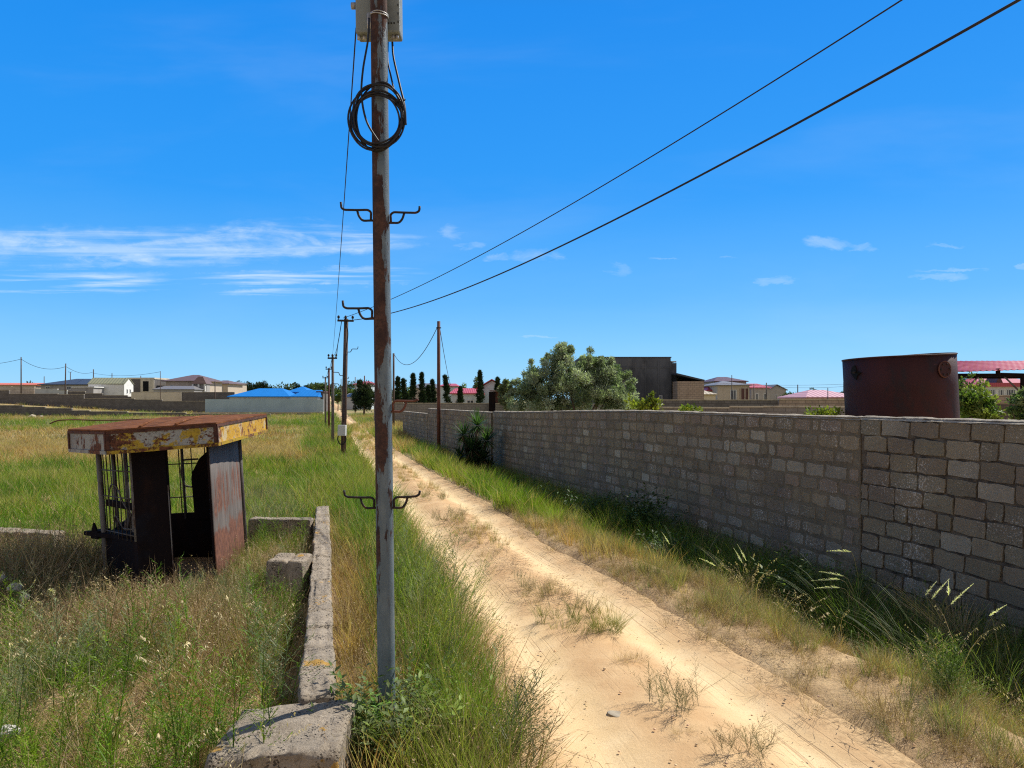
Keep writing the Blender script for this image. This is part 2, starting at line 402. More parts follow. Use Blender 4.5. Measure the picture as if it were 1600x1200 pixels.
wisp = wnoise(6, 30, 0, 8, .62, .7)
puff = wnoise(16, 40, 5, 8, .62, .5)
fil = wnoise(3.2, 75, 9, 6, .58, .5)
uw = wm('ADD', uu, wm('MULTIPLY', wm('SUBTRACT', wnoise(22, 60, 21, 5, .65), .5), .07)); vw = wm('ADD', vv, wm('MULTIPLY', wm('SUBTRACT', wnoise(26, 70, 33, 5, .65), .5), .022))
def blob(px, py, rx, ry):
    du = wm('DIVIDE', wm('SUBTRACT', uw, (px - CX) / F), rx / F); dv = wm('DIVIDE', wm('SUBTRACT', vw, (HY - py) / F), ry / F)
    r2 = wm('ADD', wm('MULTIPLY', du, du), wm('MULTIPLY', dv, dv))
    return wramp(r2, 1.0, 0.0)
def total(lst):
    v = lst[0]
    for b in lst[1:]: v = wm('ADD', v, b)
    return wm('MINIMUM', v, 1.0)
band = total([blob(80, 385, 230, 38), blob(270, 385, 260, 38), blob(455, 370, 150, 36), blob(560, 372, 130, 30)])
thin = total([blob(120, 440, 200, 24), blob(410, 435, 130, 16), blob(440, 456, 130, 9), blob(570, 430, 130, 18), blob(20, 455, 120, 9)])
small = total([blob(712, 362, 40, 16), blob(735, 385, 34, 10), blob(775, 402, 32, 10), blob(835, 398, 60, 17), blob(1290, 380, 55, 14), blob(1350, 388, 34, 10)])
slim = total([blob(1205, 440, 42, 7), blob(1465, 432, 62, 7), blob(1480, 421, 70, 4), blob(1480, 384, 40, 5), blob(1040, 404, 36, 3), blob(1135, 404, 22, 3), blob(1595, 416, 20, 5), blob(840, 525, 40, 3), blob(970, 423, 24, 16)])
cl = wm('MULTIPLY', band, wm('MAXIMUM', wramp(wm('ADD', wm('MULTIPLY', wisp, .65), wm('MULTIPLY', puff, .35)), .42, .72, 0, .72), wramp(wm('ADD', fil, wm('MULTIPLY', puff, .3)), .52, .9, .03, .5)))
cl = wm('MAXIMUM', cl, wm('MULTIPLY', thin, wramp(fil, .44, .68, .0, .62)))
cl = wm('MAXIMUM', cl, wm('MULTIPLY', wramp(small, .0, .3), wramp(wm('ADD', wm('MULTIPLY', puff, 1.4), wm('MULTIPLY', small, .5)), .85, 1.6, 0, .34)))
cl = wm('MAXIMUM', cl, wm('MULTIPLY', wramp(slim, 0, .5), wramp(wm('ADD', wm('MULTIPLY', wisp, 1.2), wm('MULTIPLY', slim, .45)), .62, 1.5, 0, .32)))
veil = wramp(wnoise(1.6, 7, 3, 5, .55, .3), .45, .8, 0, .07)
cl = wm('MULTIPLY', wm('MAXIMUM', cl, veil), wramp(vv, .0, .05))
mixc = wn('ShaderNodeMix', data_type='RGBA'); wt.links.new(cl, mixc.inputs[0]); hz = wn('ShaderNodeMix', data_type='RGBA'); wt.links.new(wramp(sx.outputs[1], .12, -.4, 0, .75), hz.inputs[0])     # pale haze added to the unseen sky behind the camera, to brighten the shade
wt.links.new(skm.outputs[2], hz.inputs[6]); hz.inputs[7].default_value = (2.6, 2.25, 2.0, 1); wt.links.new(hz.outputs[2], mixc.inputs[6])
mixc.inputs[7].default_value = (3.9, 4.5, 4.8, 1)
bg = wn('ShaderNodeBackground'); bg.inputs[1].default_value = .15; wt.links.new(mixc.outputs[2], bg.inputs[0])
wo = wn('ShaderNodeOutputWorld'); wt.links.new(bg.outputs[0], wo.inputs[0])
vs = scene.view_settings; vs.view_transform = 'Standard'; vs.look = 'None'; vs.gamma = 1; vs.exposure = .5
scene.cycles.use_denoising = False; scene.cycles.filter_width = 1.15; scene.cycles.max_bounces = 6; scene.cycles.transparent_max_bounces = 4
scene.cycles.diffuse_bounces = 3; scene.cycles.glossy_bounces = 2

# ================================================================= ground sheet
def axis(lo, hi, step, far_lo, far_hi, g):
    a = list(np.arange(lo, hi + 1e-6, step)); s = step
    while a[-1] < far_hi: s *= g; a.append(a[-1] + s)
    s = step; b = [lo]
    while b[-1] > far_lo: s *= g; b.append(b[-1] - s)
    return np.array(b[1:][::-1] + a)
gx = axis(-9, 7, .14, -3000, 3000, 1.13); gy = axis(2.5, 27, .14, -60, 4500, 1.09)
GX, GY = np.meshgrid(gx, gy); GZ = ground_z(GX, GY)
n1, n2 = GX.shape; idx = np.arange(n1 * n2).reshape(n1, n2)
Q = np.stack([idx[:-1, :-1], idx[:-1, 1:], idx[1:, 1:], idx[1:, :-1]], -1).reshape(-1, 4)
def ground_mat():
    t = NT('dry_soil_and_litter'); p = t.coords('Position'); pa = t.coords('Position', (.5, 1.6, 1))
    col = t.mix(t.ramp(t.noise(p, 1.3, 6, .6), .35, .65), (.4, .265, .135), (.58, .41, .22))
    col = t.mix(t.ramp(t.noise(p, 14, 5, .75), .5, .7, 0, .8), col, (.25, .165, .085))
    col = t.mix(t.ramp(t.noise(p, 60, 3, .8), .58, .7, 0, .7), col, (.16, .1, .05))
    s = t.n('ShaderNodeSeparateXYZ'); t.l(p, s.inputs[0])
    far = t.ramp(s.outputs[1], 14, 40)
    col = t.mix(t.math('MULTIPLY', far, t.ramp(t.noise(pa, .16, 6, .6), .35, .6, .25, .85)), col, (.13, .15, .035))
    return t.finish(col, .95, t.noise(p, 25, 6, .75), .8, .03)
M['ground'] = ground_mat()
g = link('ground', fast_mesh('ground', np.stack([GX, GY, GZ], -1).reshape(-1, 3), Q, mats=[M['ground']], smooth=True))
tag(g, 'dry sandy soil under the grass, reaching to the horizon', 'ground', kind='structure')

# ================================================================= dirt road
ry = np.concatenate([np.arange(-6, 2, .3), np.arange(2, 30, .06), np.arange(30, 80, .25), np.arange(80, 620, 4)])
un = np.linspace(-1.22, 1.22, 73)
Lr, Rr = roadL(ry), roadR(ry); c = .5 * (Lr + Rr); hw = .5 * (Rr - Lr)
UU, YY = np.meshgrid(un, ry); XX = c[:, None] + UU * hw[:, None]
edge = (N2.fbm(XX * 1.6, YY * 1.6) - .5) * .5
au = np.abs(UU) + edge * .5
rut = -.045 * (np.exp(-((np.abs(UU) - .56) / .2) ** 2)) + .035 * np.exp(-(UU / .25) ** 2)
tread = .0012 * np.sin(XX * 140 + N1(YY * .5, YY * 0) * 8) * np.exp(-((np.abs(UU) - .56) / .22) ** 2)
lump = (N3.fbm(XX * 2, YY * .8) - .5) * .018 + (N4.fbm(XX * 13, YY * 9) - .5) * .01
ZZ = base_z(XX, YY) + rut + lump + tread - .16 * sstep(.96, 1.25, au) - .01
n1, n2 = XX.shape; idx = np.arange(n1 * n2).reshape(n1, n2)
Q = np.stack([idx[:-1, :-1], idx[:-1, 1:], idx[1:, 1:], idx[1:, :-1]], -1).reshape(-1, 4)
uvr = np.stack([UU, YY], -1).reshape(-1, 2)
def road_mat():
    t = NT('pale_sandy_track'); p = t.coords('Position')
    tcn = t.n('ShaderNodeUVMap'); s = t.n('ShaderNodeSeparateXYZ'); t.l(tcn.outputs[0], s.inputs[0])
    u = s.outputs[0]
    wob = t.math('MULTIPLY', t.math('SUBTRACT', t.noise(p, .9, 4), .5), .55)
    a = t.math('ABSOLUTE', t.math('ADD', u, wob))
    d = t.math('ABSOLUTE', t.math('SUBTRACT', a, .55))
    track = t.ramp(d, .04, .33, 1, 0)                                   # packed pale wheel tracks
    pale = t.mix(t.ramp(t.noise(p, 3, 5), .35, .7), (.68, .49, .26), (.75, .565, .325))
    loose = t.mix(t.ramp(t.noise(p, 2.3, 5, .65), .35, .68), (.53, .335, .165), (.62, .42, .22))
    col = t.mix(track, loose, pale)
    # litter and roots scattered over the loose sand
    lit = t.math('MULTIPLY', t.ramp(t.noise(p, 34, 4, .75), .57, .68), t.ramp(t.noise(p, 2.1, 4, .6), .45, .66))
    col = t.mix(t.math('MULTIPLY', lit, t.ramp(track, .2, .9, .75, .12)), col, (.27, .18, .095))
    col = t.mix(t.ramp(t.noise(p, 95, 3, .8), .55, .68, 0, .5), col, (.4, .26, .125))
    col = t.mix(t.ramp(t.noise(p, 210, 2, .8), .58, .7, 0, .4), col, (.3, .2, .1))
    # tyre lines along the track
    cb = t.n('ShaderNodeCombineXYZ'); t.l(t.math('MULTIPLY', t.math('ADD', u, t.math('MULTIPLY', wob, .12)), 46), cb.inputs[0]); t.l(t.math('MULTIPLY', s.outputs[1], .35), cb.inputs[1])
    ln = t.noise(cb.outputs[0], 1, 3, .55)
    lm = t.math('MULTIPLY', t.ramp(ln, .54, .66), t.ramp(t.noise(p, .8, 3), .42, .62))
    col = t.mix(t.math('MULTIPLY', lm, .6), col, (.44, .28, .14))
    eg = t.math('ADD', t.math('ABSOLUTE', u), t.math('MULTIPLY', t.math('SUBTRACT', t.noise(p, 5, 5, .7), .5), .55))
    col = t.mix(t.ramp(eg, .72, 1.02, 0, .9), col, t.mix(t.ramp(t.noise(p, 22, 5, .75), .4, .65), (.55, .38, .2), (.3, .2, .1)))
    h = t.math('ADD', t.math('MULTIPLY', t.noise(p, 45, 6, .8), .8), t.math('ADD', t.math('MULTIPLY', lm, -.7), t.noise(p, 9, 5, .65)))
    return t.finish(col, .95, h, .55, .012)
M['road'] = road_mat()
rd = link('dirt_road', fast_mesh('dirt_road', np.stack([XX, YY, ZZ], -1).reshape(-1, 3), Q, mats=[M['road']], smooth=True, uv=uvr))
tag(rd, 'pale sandy two-rut track running away between the walls', 'dirt road', kind='structure')
def road_z(x, y): return gz(x, y) + .04

# ================================================================= block walls (real masonry along the road)
def masonry(name, label, A, B, ztop, zbot, bl=(.32, .42), ch=.196, gap=(.02, .05), proud=(.002, .012), jit=.012, core='mortar',
            pal=None, thick=.2, shear=None, seed=1, group=None, pale_rows=None, skip=None, cat='wall', capmat='cap', lump=.02):
    """A, B plan ends; the block faces look to the left of A->B"""
    r = random.Random(seed)
    A = Vector((A[0], A[1])); B = Vector((B[0], B[1])); L = (B - A).length; d = (B - A) / L
    V = []; Fc = []; C = []; MI = []
    def add(pts, faces, col, mi):
        o = len(V); V.extend(pts); C.extend([col] * len(pts))
        for f in faces: Fc.append([o + k for k in f]); MI.append(mi)
    sh = shear or (lambda x: 0)
    # core
    cf = -.014 if core == 'joint' else 0
    nx = max(2, int(L / .25)); 
    for k in range(nx):
        a, b = L * k / nx, L * (k + 1) / nx
        pts = [(a, -thick, zbot), (b, -thick, zbot), (b, cf, zbot), (a, cf, zbot), (a, -thick, ztop + sh(a)), (b, -thick, ztop + sh(b)), (b, cf, ztop + sh(b)), (a, cf, ztop + sh(a))]
        fs = [(0, 1, 5, 4), (2, 3, 7, 6)]
        if k == 0: fs.append((3, 0, 4, 7))
        if k == nx - 1: fs.append((1, 2, 6, 5))
        add(pts, fs, (.2, .16, .13), 1)
    # uneven lime cap on top
    nc = max(4, int(L / .06)); rows = 6; o = len(V)
    hz = [[0] * rows for _ in range(nc + 1)]
    for i in range(nc + 1):
        x = L * i / nc
        for j in range(rows):
            q = j / (rows - 1); y = -thick - .012 + (thick + .024) * q
            e = 1 - abs(2 * q - 1) ** 3
            n = float(N3.fbm(x * 5 + seed * 3, y * 9 + 5)) * .7 + float(N4.fbm(x * 17, y * 17)) * .3
            V.append((x, y + (r.random() - .5) * .012, ztop + sh(x) - .016 + e * (.016 + lump * 1.6 * n) - (1 - e) * .02 * n)); C.append((.4, .35, .28))
    for i in range(nc):
        for j in range(rows - 1):
            Fc.append([o + i * rows + j, o + (i + 1) * rows + j, o + (i + 1) * rows + j + 1, o + i * rows + j + 1]); MI.append(2)
    nrow = int((ztop - .02 - zbot) / ch)
    for rw in range(nrow):
        z1 = ztop - .02 - rw * ch; z0 = z1 - ch; x = -r.random() * .35
        rowpale = (pale_rows or {}).get(rw, 0)
        while x < L:
            l = r.uniform(*bl)
            if r.random() < .12: l *= .5
            x0, x1 = max(x, 0), min(x + l, L); x += l
            if x1 - x0 < .09: continue
            gp = r.uniform(*gap); jz = r.uniform(-.004, .004)
            a0, a1, b0, b1 = x0 + gp / 2, x1 - gp / 2, z0 + gp / 2 + jz, z1 - gp / 2 + jz
            if skip and skip(.5 * (a0 + a1), .5 * (b0 + b1)): continue
            pr = r.uniform(*proud); J = jit
            ring = []
            def seg(p, q, n):
                for k in range(n):
                    t = k / n
                    ring.append((p[0] + (q[0] - p[0]) * t + r.uniform(-J, J), p[1] + (q[1] - p[1]) * t + r.uniform(-J, J)))
            cx = J * .8 + .003
            seg((a0 + cx, b0), (a1 - cx, b0), 4); seg((a1, b0 + cx), (a1, b1 - cx), 3)
            seg((a1 - cx, b1), (a0 + cx, b1), 4); seg((a0, b1 - cx), (a0, b0 + cx), 3)
            n = len(ring); mx, mz = .5 * (a0 + a1), .5 * (b0 + b1)
            rim = [(p[0], -.032 if core == 'joint' else -.004, p[1] + sh(p[0])) for p in ring]
            ed = [(p[0], pr * .55, p[1] + sh(p[0])) for p in ring]
            inn = [(mx + (p[0] - mx) * .93, pr, mz + (p[1] - mz) * .9 + sh(p[0])) for p in ring]
            fs = [(k, (k + 1) % n, n + (k + 1) % n, n + k) for k in range(n)] + [(n + k, n + (k + 1) % n, 2 * n + (k + 1) % n, 2 * n + k) for k in range(n)] + [tuple(range(2 * n, 3 * n))]
            pc = .10 + .75 * rowpale(x0) if rowpale else .06
            if r.random() < pc: base = (.4, .345, .25); kk = r.uniform(.72, 1.0)
            else:
                base = r.choice(pal or [(.33, .255, .155), (.36, .28, .175), (.3, .24, .15), (.34, .255, .175), (.28, .225, .15)]); kk = r.uniform(.72, .94)
            add(rim + ed + inn, fs, tuple(v * kk for v in base), 0)
    me = bpy.data.meshes.new(name); me.from_pydata(V, [], Fc); me.update()
    ca = me.color_attributes.new('Col', 'FLOAT_COLOR', 'POINT'); arr = np.ones((len(V), 4), np.float32); arr[:, :3] = C
    ca.data.foreach_set('color', arr.ravel())
    for m in ('block', core, capmat): me.materials.append(M[m])
    me.polygons.foreach_set('material_index', MI)
    bm = bmesh.new(); bm.from_mesh(me); bmesh.ops.recalc_face_normals(bm, faces=[f for f in bm.faces if f.material_index == 0]); bm.to_mesh(me); bm.free()
    ob = link(name, me, loc=(A.x, A.y, 0), rot=(0, 0, math.atan2(d.y, d.x)))
    return tag(ob, label, cat, group)
WG = 'block walls along the right side of the track'
yb = 8.99
def wp(y): return (float(wallX(y)), y)
masonry('block_wall', 'bare grey-brown block wall with thin dark joints below the rusty tank', wp(3.2), wp(yb), 1.79, -.66, gap=(.01, .03), proud=(-.004, .012), jit=.009, core='joint', seed=3, group=WG, bl=(.36, .42),
        pal=[(.32, .255, .16), (.34, .275, .18), (.29, .24, .155), (.33, .255, .165), (.28, .235, .155)])
lw = math.hypot(wallX(yb) - wallX(25), 25 - yb)
masonry('block_wall', 'long block wall with smeared mortar and two rows of pale blocks', wp(yb + .004), wp(25), 1.785, -.66, gap=(.03, .065), seed=5, group=WG, jit=.012, proud=(.001, .009),
        pale_rows={2: lambda x: 1.0 if x < 4.2 else .12, 3: lambda x: 1.0 if x < 3.6 else .1, 9: lambda x: .35, 8: lambda x: .25}, shear=lambda x: -.17 * float(sstep(5, lw, x)))
masonry('block_wall', 'farther block wall section behind the spiky yucca and rusty post', (float(wallX(25.02)) - .05, 25.02), (float(wallX(36)) - .1, 36), 1.58, -.45, gap=(.02, .05), seed=8, group=WG, jit=.012)
hx = math.hypot(wallX(36) - wallX(41), 5)
masonry('block_wall', 'low end of the block wall with a square hole through it', (float(wallX(36.02)) - .12, 36.02), (float(wallX(43.5)) - .12, 43.5), 1.33, -.35, gap=(.02, .05), seed=9, group=WG, jit=.012,
        skip=lambda x, z: .5 < x < .95 and .35 < z < 1.25)

# ruined foundation wall (left)
def rubble_bar(bm_, A, B, wd, z0, z1, seed, rough=.02, cracks=(), taper=0.):
    """irregular concrete bar with crisp but broken edges; cracks: distances along it"""
    A = Vector((A[0], A[1], 0)); B = Vector((B[0], B[1], 0)); L = (B - A).length; d = (B - A) / L; n = Vector((-d.y, d.x, 0))
    ns = max(8, int(L / .018)); H = z1 - z0; prof = [(-1, 0), (-1, .5)] + [(-1, v) for v in (.75, .86, .93)] + [(-.98, .975)] + [(u, 1) for u in np.linspace(-.93, .93, 13)] + [(.98, .975)] + [(1, v) for v in (.93, .86, .75)] + [(1, .5), (1, 0)]
    rings = []; s_ = seed * 7.3
    for i in range(ns + 1):
        t = L * i / ns; ring = []; end = min(t, L - t)
        ck = max([math.exp(-((t - c_) / .012) ** 2) for c_ in cracks] or [0])
        step = (float(N4(math.floor(sum(t > c_ for c_ in cracks)) * 3.1 + s_, 1.5)) - .5) * rough * 1.1
        for k, (u, v) in enumerate(prof):
            x = u * wd / 2; z = z0 + v * H
            a = float(N1.fbm(t * 11 + s_, k * .55 + s_, 4)) - .5; b = float(N2.fbm(t * 9 + s_, k * .8, 4)) - .5; e = float(N3.fbm(t * 2.2 + s_, k * .25, 2)) - .5; g_ = float(N4.fbm(t * 40, k * 1.9 + s_, 2)) - .5
            edge = max(0, abs(u) - .75) / .25 if v > .9 else 1 - 0
            p = A + d * (t + b * rough * .6) + n * (x * (1 - .0 * ck) + ((b + e) * rough * 1.5 if abs(u) > .5 else 0) * (1 if u > 0 else 1) + g_ * .004 - math.copysign(.012 * ck, u) * (abs(u) > .9))
            chip = max(0, a - .12) * 1.2 * rough * 4 * edge if v > .9 else 0
            p.z = z + (((a * .45 + e) * rough * 1.3 + g_ * .006 + step - chip - .03 * ck - max(0, .025 - end) * .7 - taper * t / L) if v > .3 else 0)
            ring.append(bm_.bm.verts.new(p))
        rings.append(ring)
    for i in range(ns):
        for k in range(len(prof) - 1):
            f = bm_.bm.faces.new((rings[i][k], rings[i + 1][k], rings[i + 1][k + 1], rings[i][k + 1])); f.smooth = True
    for q in (rings[0], rings[-1][::-1]): bm_.bm.faces.new(q)
FW = empty('foundation_wall', (float(lowX(4.1)), 4.1, 0), 'ruined low concrete wall stub with orange lichen, left of the blue-grey pole', 'ruined wall')
def fpart(name, bars, seed, mat='oldconcrete'):
    m = MB()
    for k, (A, B, wd, z0, z1, rg, ck, tp) in enumerate(bars): rubble_bar(m, A, B, wd, z0, z1, seed + k, rg, ck, tp)
    return m.build(name, M[mat], FW, FW.location)
def lp(y, off=0): return (float(lowX(y)) + off, y)
fpart('wall_coping', [(lp(4.1), lp(11.5), .19, -.3, .35, .022, (.42, .85, 1.3, 1.72, 2.2, 2.75, 3.2, 3.8, 4.5, 5.2, 6.1, 6.8), 0)], 2)
fpart('end_block', [((-.845, 3.8), (-1.47, 3.76), .6, -.3, .345, .05, (), .05)], 21)
fpart('cross_stub', [((-2.42, 7.42), (-2.06, 7.42), .36, -.3, .42, .025, (.2,), 0)], 41)
m = MB(); rubble_bar(m, (-3.6, 10.15), (-2.75, 10.1), .16, -.3, .37, 51); fo = m.build('foundation_kerb', M['oldconcrete'], None, (-3.2, 10.1, 0))
tag(fo, 'short low concrete kerb in the grass behind the rusty kiosk', 'kerb')
m = MB(); rubble_bar(m, (-8.2, 9.9), (-6.95, 9.62), .18, -.3, .3, 61, rough=.025); rubble_bar(m, (-6.9, 9.61), (-5.78, 9.4), .18, -.3, .32, 62, .025, (.5,)); fo = m.build('foundation_kerb', M['oldconcrete'], None, (-7, 9.6, 0))
tag(fo, 'low broken concrete kerb at the left edge, left of the kiosk', 'kerb')

# ================================================================= foreground utility pole
PY = 4.22; PX = XP(605, PY); PS = PY / 4.74
def ZL(py, Y=PY): return ZP(py, Y) / PS
lean = (XP(592, PY) - XP(604.5, PY)) / (ZP(0, PY) - ZP(1105, PY))
pole = empty('utility_pole', (PX, PY, 0), 'foreground steel utility pole with flaking blue-grey paint, rust and curled hooks', 'utility pole', rot=(0, math.atan(lean), 0))
pole.scale = (PS, PS, PS)
m = MB(); rp = .0565
m.tube([(0, 0, -.4)] + [(0, 0, z) for z in np.linspace(0, 5.1, 18)], [rp] + [rp - .0002 * i for i in range(18)], 40)
m.build('shaft', M['polepaint'], pole)
def fillet(pts, r=.02, n=4):
    out = [Vector(pts[0])]
    for i in range(1, len(pts) - 1):
        p, a, b = Vector(pts[i]), Vector(pts[i - 1]), Vector(pts[i + 1])
        da, db = (a - p), (b - p); ra = min(r, da.length * .45, db.length * .45)
        s, e = p + da.normalized() * ra, p + db.normalized() * ra
        for k in range(n + 1):
            t = k / n; out.append(s * (1 - t) ** 2 + p * 2 * t * (1 - t) + e * t * t)
    out.append(Vector(pts[-1])); return out
K = 4.74 / F
def hook(py, side, drop, up=.05, reach=.2, thick=.0075, dz=0, mat='hook'):
    z = ZL(py); s = side; m = MB(); x0 = s * (rp - .004)
    m.tube(fillet([(x0, -.01, z - .066), (x0 + s * .012, -.012, z - .066), (x0 + s * .065, -.014, z - .068), (x0 + s * .088, -.014, z - .04), (x0 + s * .098, -.014, z - .004)], .018), thick, 8)
    m.tube(fillet([(x0 + s * .012, -.012, z - .066), (x0 + s * .010, -.013, z - .012), (x0 + s * .03, -.014, z + .002), (x0 + s * .1, -.014, z + drop * .4), (x0 + s * (reach - .02), -.014, z + drop), (x0 + s * reach, -.014, z + drop + .012), (x0 + s * (reach + .003), -.014, z + drop + up)], .02), thick, 8)
    m.build('hook', M[mat], pole)
hook(329, -1, .004, .05, .2); hook(333, 1, -.004, .042, .195)
hook(482, -1, .002, .05, .195)
hook(627, 1, -.001, .001, .17, mat='polerust')
hook(777, -1, .006, .044, .2); hook(777, 1, .006, .036, .175)
# equipment cabinet strapped behind the top
m = MB(); zb = ZL(63, 4.37)
m.box(-.165, .125, .06, .2, zb, zb + .75)
cab = m.build('cabinet', M['boxpaint'], pole, bevel=.012)
for k in range(12):
    z = zb + .06 + k * .055; m = MB(); m.box(.112, .118, .056, .0605, z, z + .012); m.build('vent_hole', M['black'], cab)
for k in range(4): m = MB(); m.box(.03 + k * .018, .04 + k * .018, .056, .0605, zb + .055, zb + .062); m.build('vent_hole', M['black'], cab)
m = MB()
m.bm.free()
for x in (-.15, -.115, .075, .1): m = MB(); m.tube([(x, .1, zb - .028), (x, .1, zb + .004)], .012, 10); m.build('cable_gland', M['galv'], cab)
m = MB(); m.tube([(-.165, .11, zb + .2), (-.2, .11, zb + .2)], .022, 10); m.build('side_knob', M['galv'], cab)
m = MB(); zc = ZL(27)
m.tube([(rp * 1.03 * math.cos(a), rp * 1.03 * math.sin(a), zc + .004 * math.sin(a * 2)) for a in np.linspace(0, 2 * math.pi, 25)], .0045, 6)
m.tube([(rp * 1.03 * math.cos(a), rp * 1.03 * math.sin(a), zc + .012 + .003 * math.sin(a * 3)) for a in np.linspace(0, 2 * math.pi, 25)], .004, 6)
for x in (-.066, -.058, -.05): m.tube([(x, -.036, zc + .01), (x, -.038, zc - .09)], .004, 6)
m.build('strap', M['galv'], pole)
pole_m = Matrix.Translation(pole.location) @ Matrix.Rotation(math.atan(lean), 4, 'Y') @ Matrix.Scale(PS, 4)
def onpole(p): return pole_m @ Vector(p)
# coil of spare cable hanging on the pole
m = MB(); r2 = random.Random(4)
cc = P(590, 184, 4.14)
for k in range(9):
    rx, rz = .15 + r2.uniform(-.034, .014), .175 + r2.uniform(-.042, .024); ox, oz = r2.uniform(-.014, .014), r2.uniform(-.018, .012); dy = r2.uniform(-.012, .012); ph = r2.uniform(0, 6)
    tl = r2.uniform(-.2, .2)
    pts = []
    for i in range(49):
        a = 2 * math.pi * i / 48
        x, z = rx * math.cos(a), rz * math.sin(a)
        pts.append((cc.x + ox + x * math.cos(tl) - z * math.sin(tl) * .6, cc.y + dy + .012 * math.sin(3 * a + ph) - .004, cc.z + oz + z * math.cos(tl) + x * math.sin(tl) * .5))
    m.tube(pts, .0055, 7, cap=False)
for a in (.55, -1.55):
    p = Vector((cc.x + 0.147 * math.cos(a), cc.y, cc.z + .175 * math.sin(a)))
    m.tube([p + Vector((.03 * math.cos(q), .026 * math.sin(q), .012 * math.cos(q))) for q in np.linspace(0, 6.28, 13)], .003, 5)
co_ = m.build('cable_coil', M['blackrubber'], None, cc); tag(co_, 'coil of black cable looped over the pole below the cabinet', 'cable coil')
def curve_pts(kn, n=10):
    """Catmull-Rom through the knots"""
    k = [Vector(p) for p in kn]; k = [k[0] * 2 - k[1]] + k + [k[-1] * 2 - k[-2]]; out = []
    for i in range(1, len(k) - 2):
        for j in range(n):
            t = j / n; a, b, c_, d_ = k[i - 1], k[i], k[i + 1], k[i + 2]
            out.append(.5 * ((2 * b) + (c_ - a) * t + (2 * a - 5 * b + 4 * c_ - d_) * t * t + (3 * b - a - 3 * c_ + d_) * t ** 3))
    out.append(k[-2]); return out
def cable(name, label, kn, r, mat='wire', n=10, cat='cable', group=None, seg=6):
    pts = curve_pts(kn, n); m = MB(); m.tube(pts, r, seg); o = m.build(name, M[mat], None, pts[0]); return tag(o, label, cat, group)
DG = 'cable tails hanging from the cabinet'
cable('cable_tail', 'black cable tail from the strap down into the left of the coil', [P(577, 28, 4.140), P(575, 62, 4.140), P(567, 110, 4.125), P(565, 150, 4.120), P(573, 190, 4.120), P(592, 222, 4.125)], .0058, 'blackrubber', group=DG)
cable('cable_tail', 'long black cable from the right of the cabinet bowing into the coil', [P(613, 66, 4.340), P(615, 90, 4.300), P(624, 130, 4.200), P(632, 165, 4.130), P(634, 195, 4.120)], .0062, 'blackrubber', group=DG)
cable('cable_tail', 'short inner black cable close to the right edge of the pole', [P(606, 66, 4.340), P(606, 95, 4.300), P(611, 120, 4.230), P(617, 146, 4.140)], .005, 'blackrubber', group=DG)

# ================================================================= rusted kiosk
KR = Vector((-3.88, 8.3, -.02))
kio = empty('kiosk', KR, 'leaning rusted metal kiosk with peeling yellow and white fascia', 'kiosk', rot=(R(1.7), R(-2.9), 0))
def KP(*pts): return [(p[0] - KR.x, p[1] - KR.y) for p in pts]
B0, B1, B2, B3, B4, B5 = KP((-4.42, 8.05), (-3.785, 7.5), (-3.49, 7.6), (-3.11, 7.78), (-3.37, 9.3), (-4.8, 9.3))
R0, R1, R2, R3, R4 = KP((-4.56, 7.75), (-3.81, 7.1), (-2.91, 7.52), (-3.1, 9.62), (-4.95, 9.6))
ZF0, ZF1 = 1.53, 1.765
# roof sheet with low seams
m = MB(); rim = [R0, R1, R2, R3, R4]; ctr = (.0, .45)
bt = [(p[0], p[1], ZF1 - .012) for p in rim]; tp = [(p[0], p[1], ZF1 + .004) for p in rim]
vb = [m.bm.verts.new(p) for p in bt]; vt = [m.bm.verts.new(p) for p in tp]; vc = m.bm.verts.new((ctr[0], ctr[1], ZF1 + .05))
m.bm.faces.new(vb[::-1])
for i in range(5):
    j = (i + 1) % 5; m.bm.faces.new((vb[i], vb[j], vt[j], vt[i])); m.bm.faces.new((vt[i], vt[j], vc))
roof = m.build('roof_sheet', M['roofrust'], kio)
m = MB()
for t in (.3, .62):
    a = Vector((R1[0] + (R2[0] - R1[0]) * t, R1[1] + (R2[1] - R1[1]) * t, ZF1 + .012)); b = Vector((R4[0] + (R3[0] - R4[0]) * t, R4[1], ZF1 + .012)); c_ = (a + b) / 2 + Vector((0, 0, .028))
    m.tube([a, (a + c_) / 2 + Vector((0, 0, .004)), c_, (b + c_) / 2 + Vector((0, 0, .004)), b], .012, 6)
m.build('roof_seam', M['roofrust'], roof)
# fascia: one painted panel per side in a rusted angle frame
FM = [('fasciagrey', R0, R1), ('fasciawhite', R1, R2), ('fasciayellow', R2, R3), ('fasciagrey', R3, R4), ('fasciagrey', R4, R0)]
for k, (mt, a, b) in enumerate(FM):
    av, bv = Vector((*a, 0)), Vector((*b, 0)); d = (bv - av).normalized(); n = Vector((d.y, -d.x, 0))      # outward
    m = MB(); m.panel(a, b, ZF0 + .012, ZF1 - .03, -.01, -.018 * 0); 
    pm_ = m.build('fascia_panel', M[mt], kio)
    pm_.location = -n * .016
    m = MB(); L = (bv - av).length
    def strip(t0, t1, z0, z1, out=.006, dp=.02):
        p, q = av + d * t0 + n * out, av + d * t1 + n * out
        s_ = [p - n * dp, q - n * dp, q, p]
        m.hexa([(v.x, v.y, z0) for v in s_], [(v.x, v.y, z1) for v in s_])
    strip(.004, L - .004, ZF1 - .04, ZF1 - .014); strip(0, .032, ZF0 + .034, ZF1 - .041, .008); strip(L - .032, L, ZF0 + .034, ZF1 - .041, .008)
    m.build('fascia_frame', M['rustframe'], kio)
    m = MB(); strip(.002, L - .002, ZF0, ZF0 + .033, .008)
    m.build('fascia_trim', M['yellowstripe'] if k in (1, 2) else M['fasciagrey'], kio)
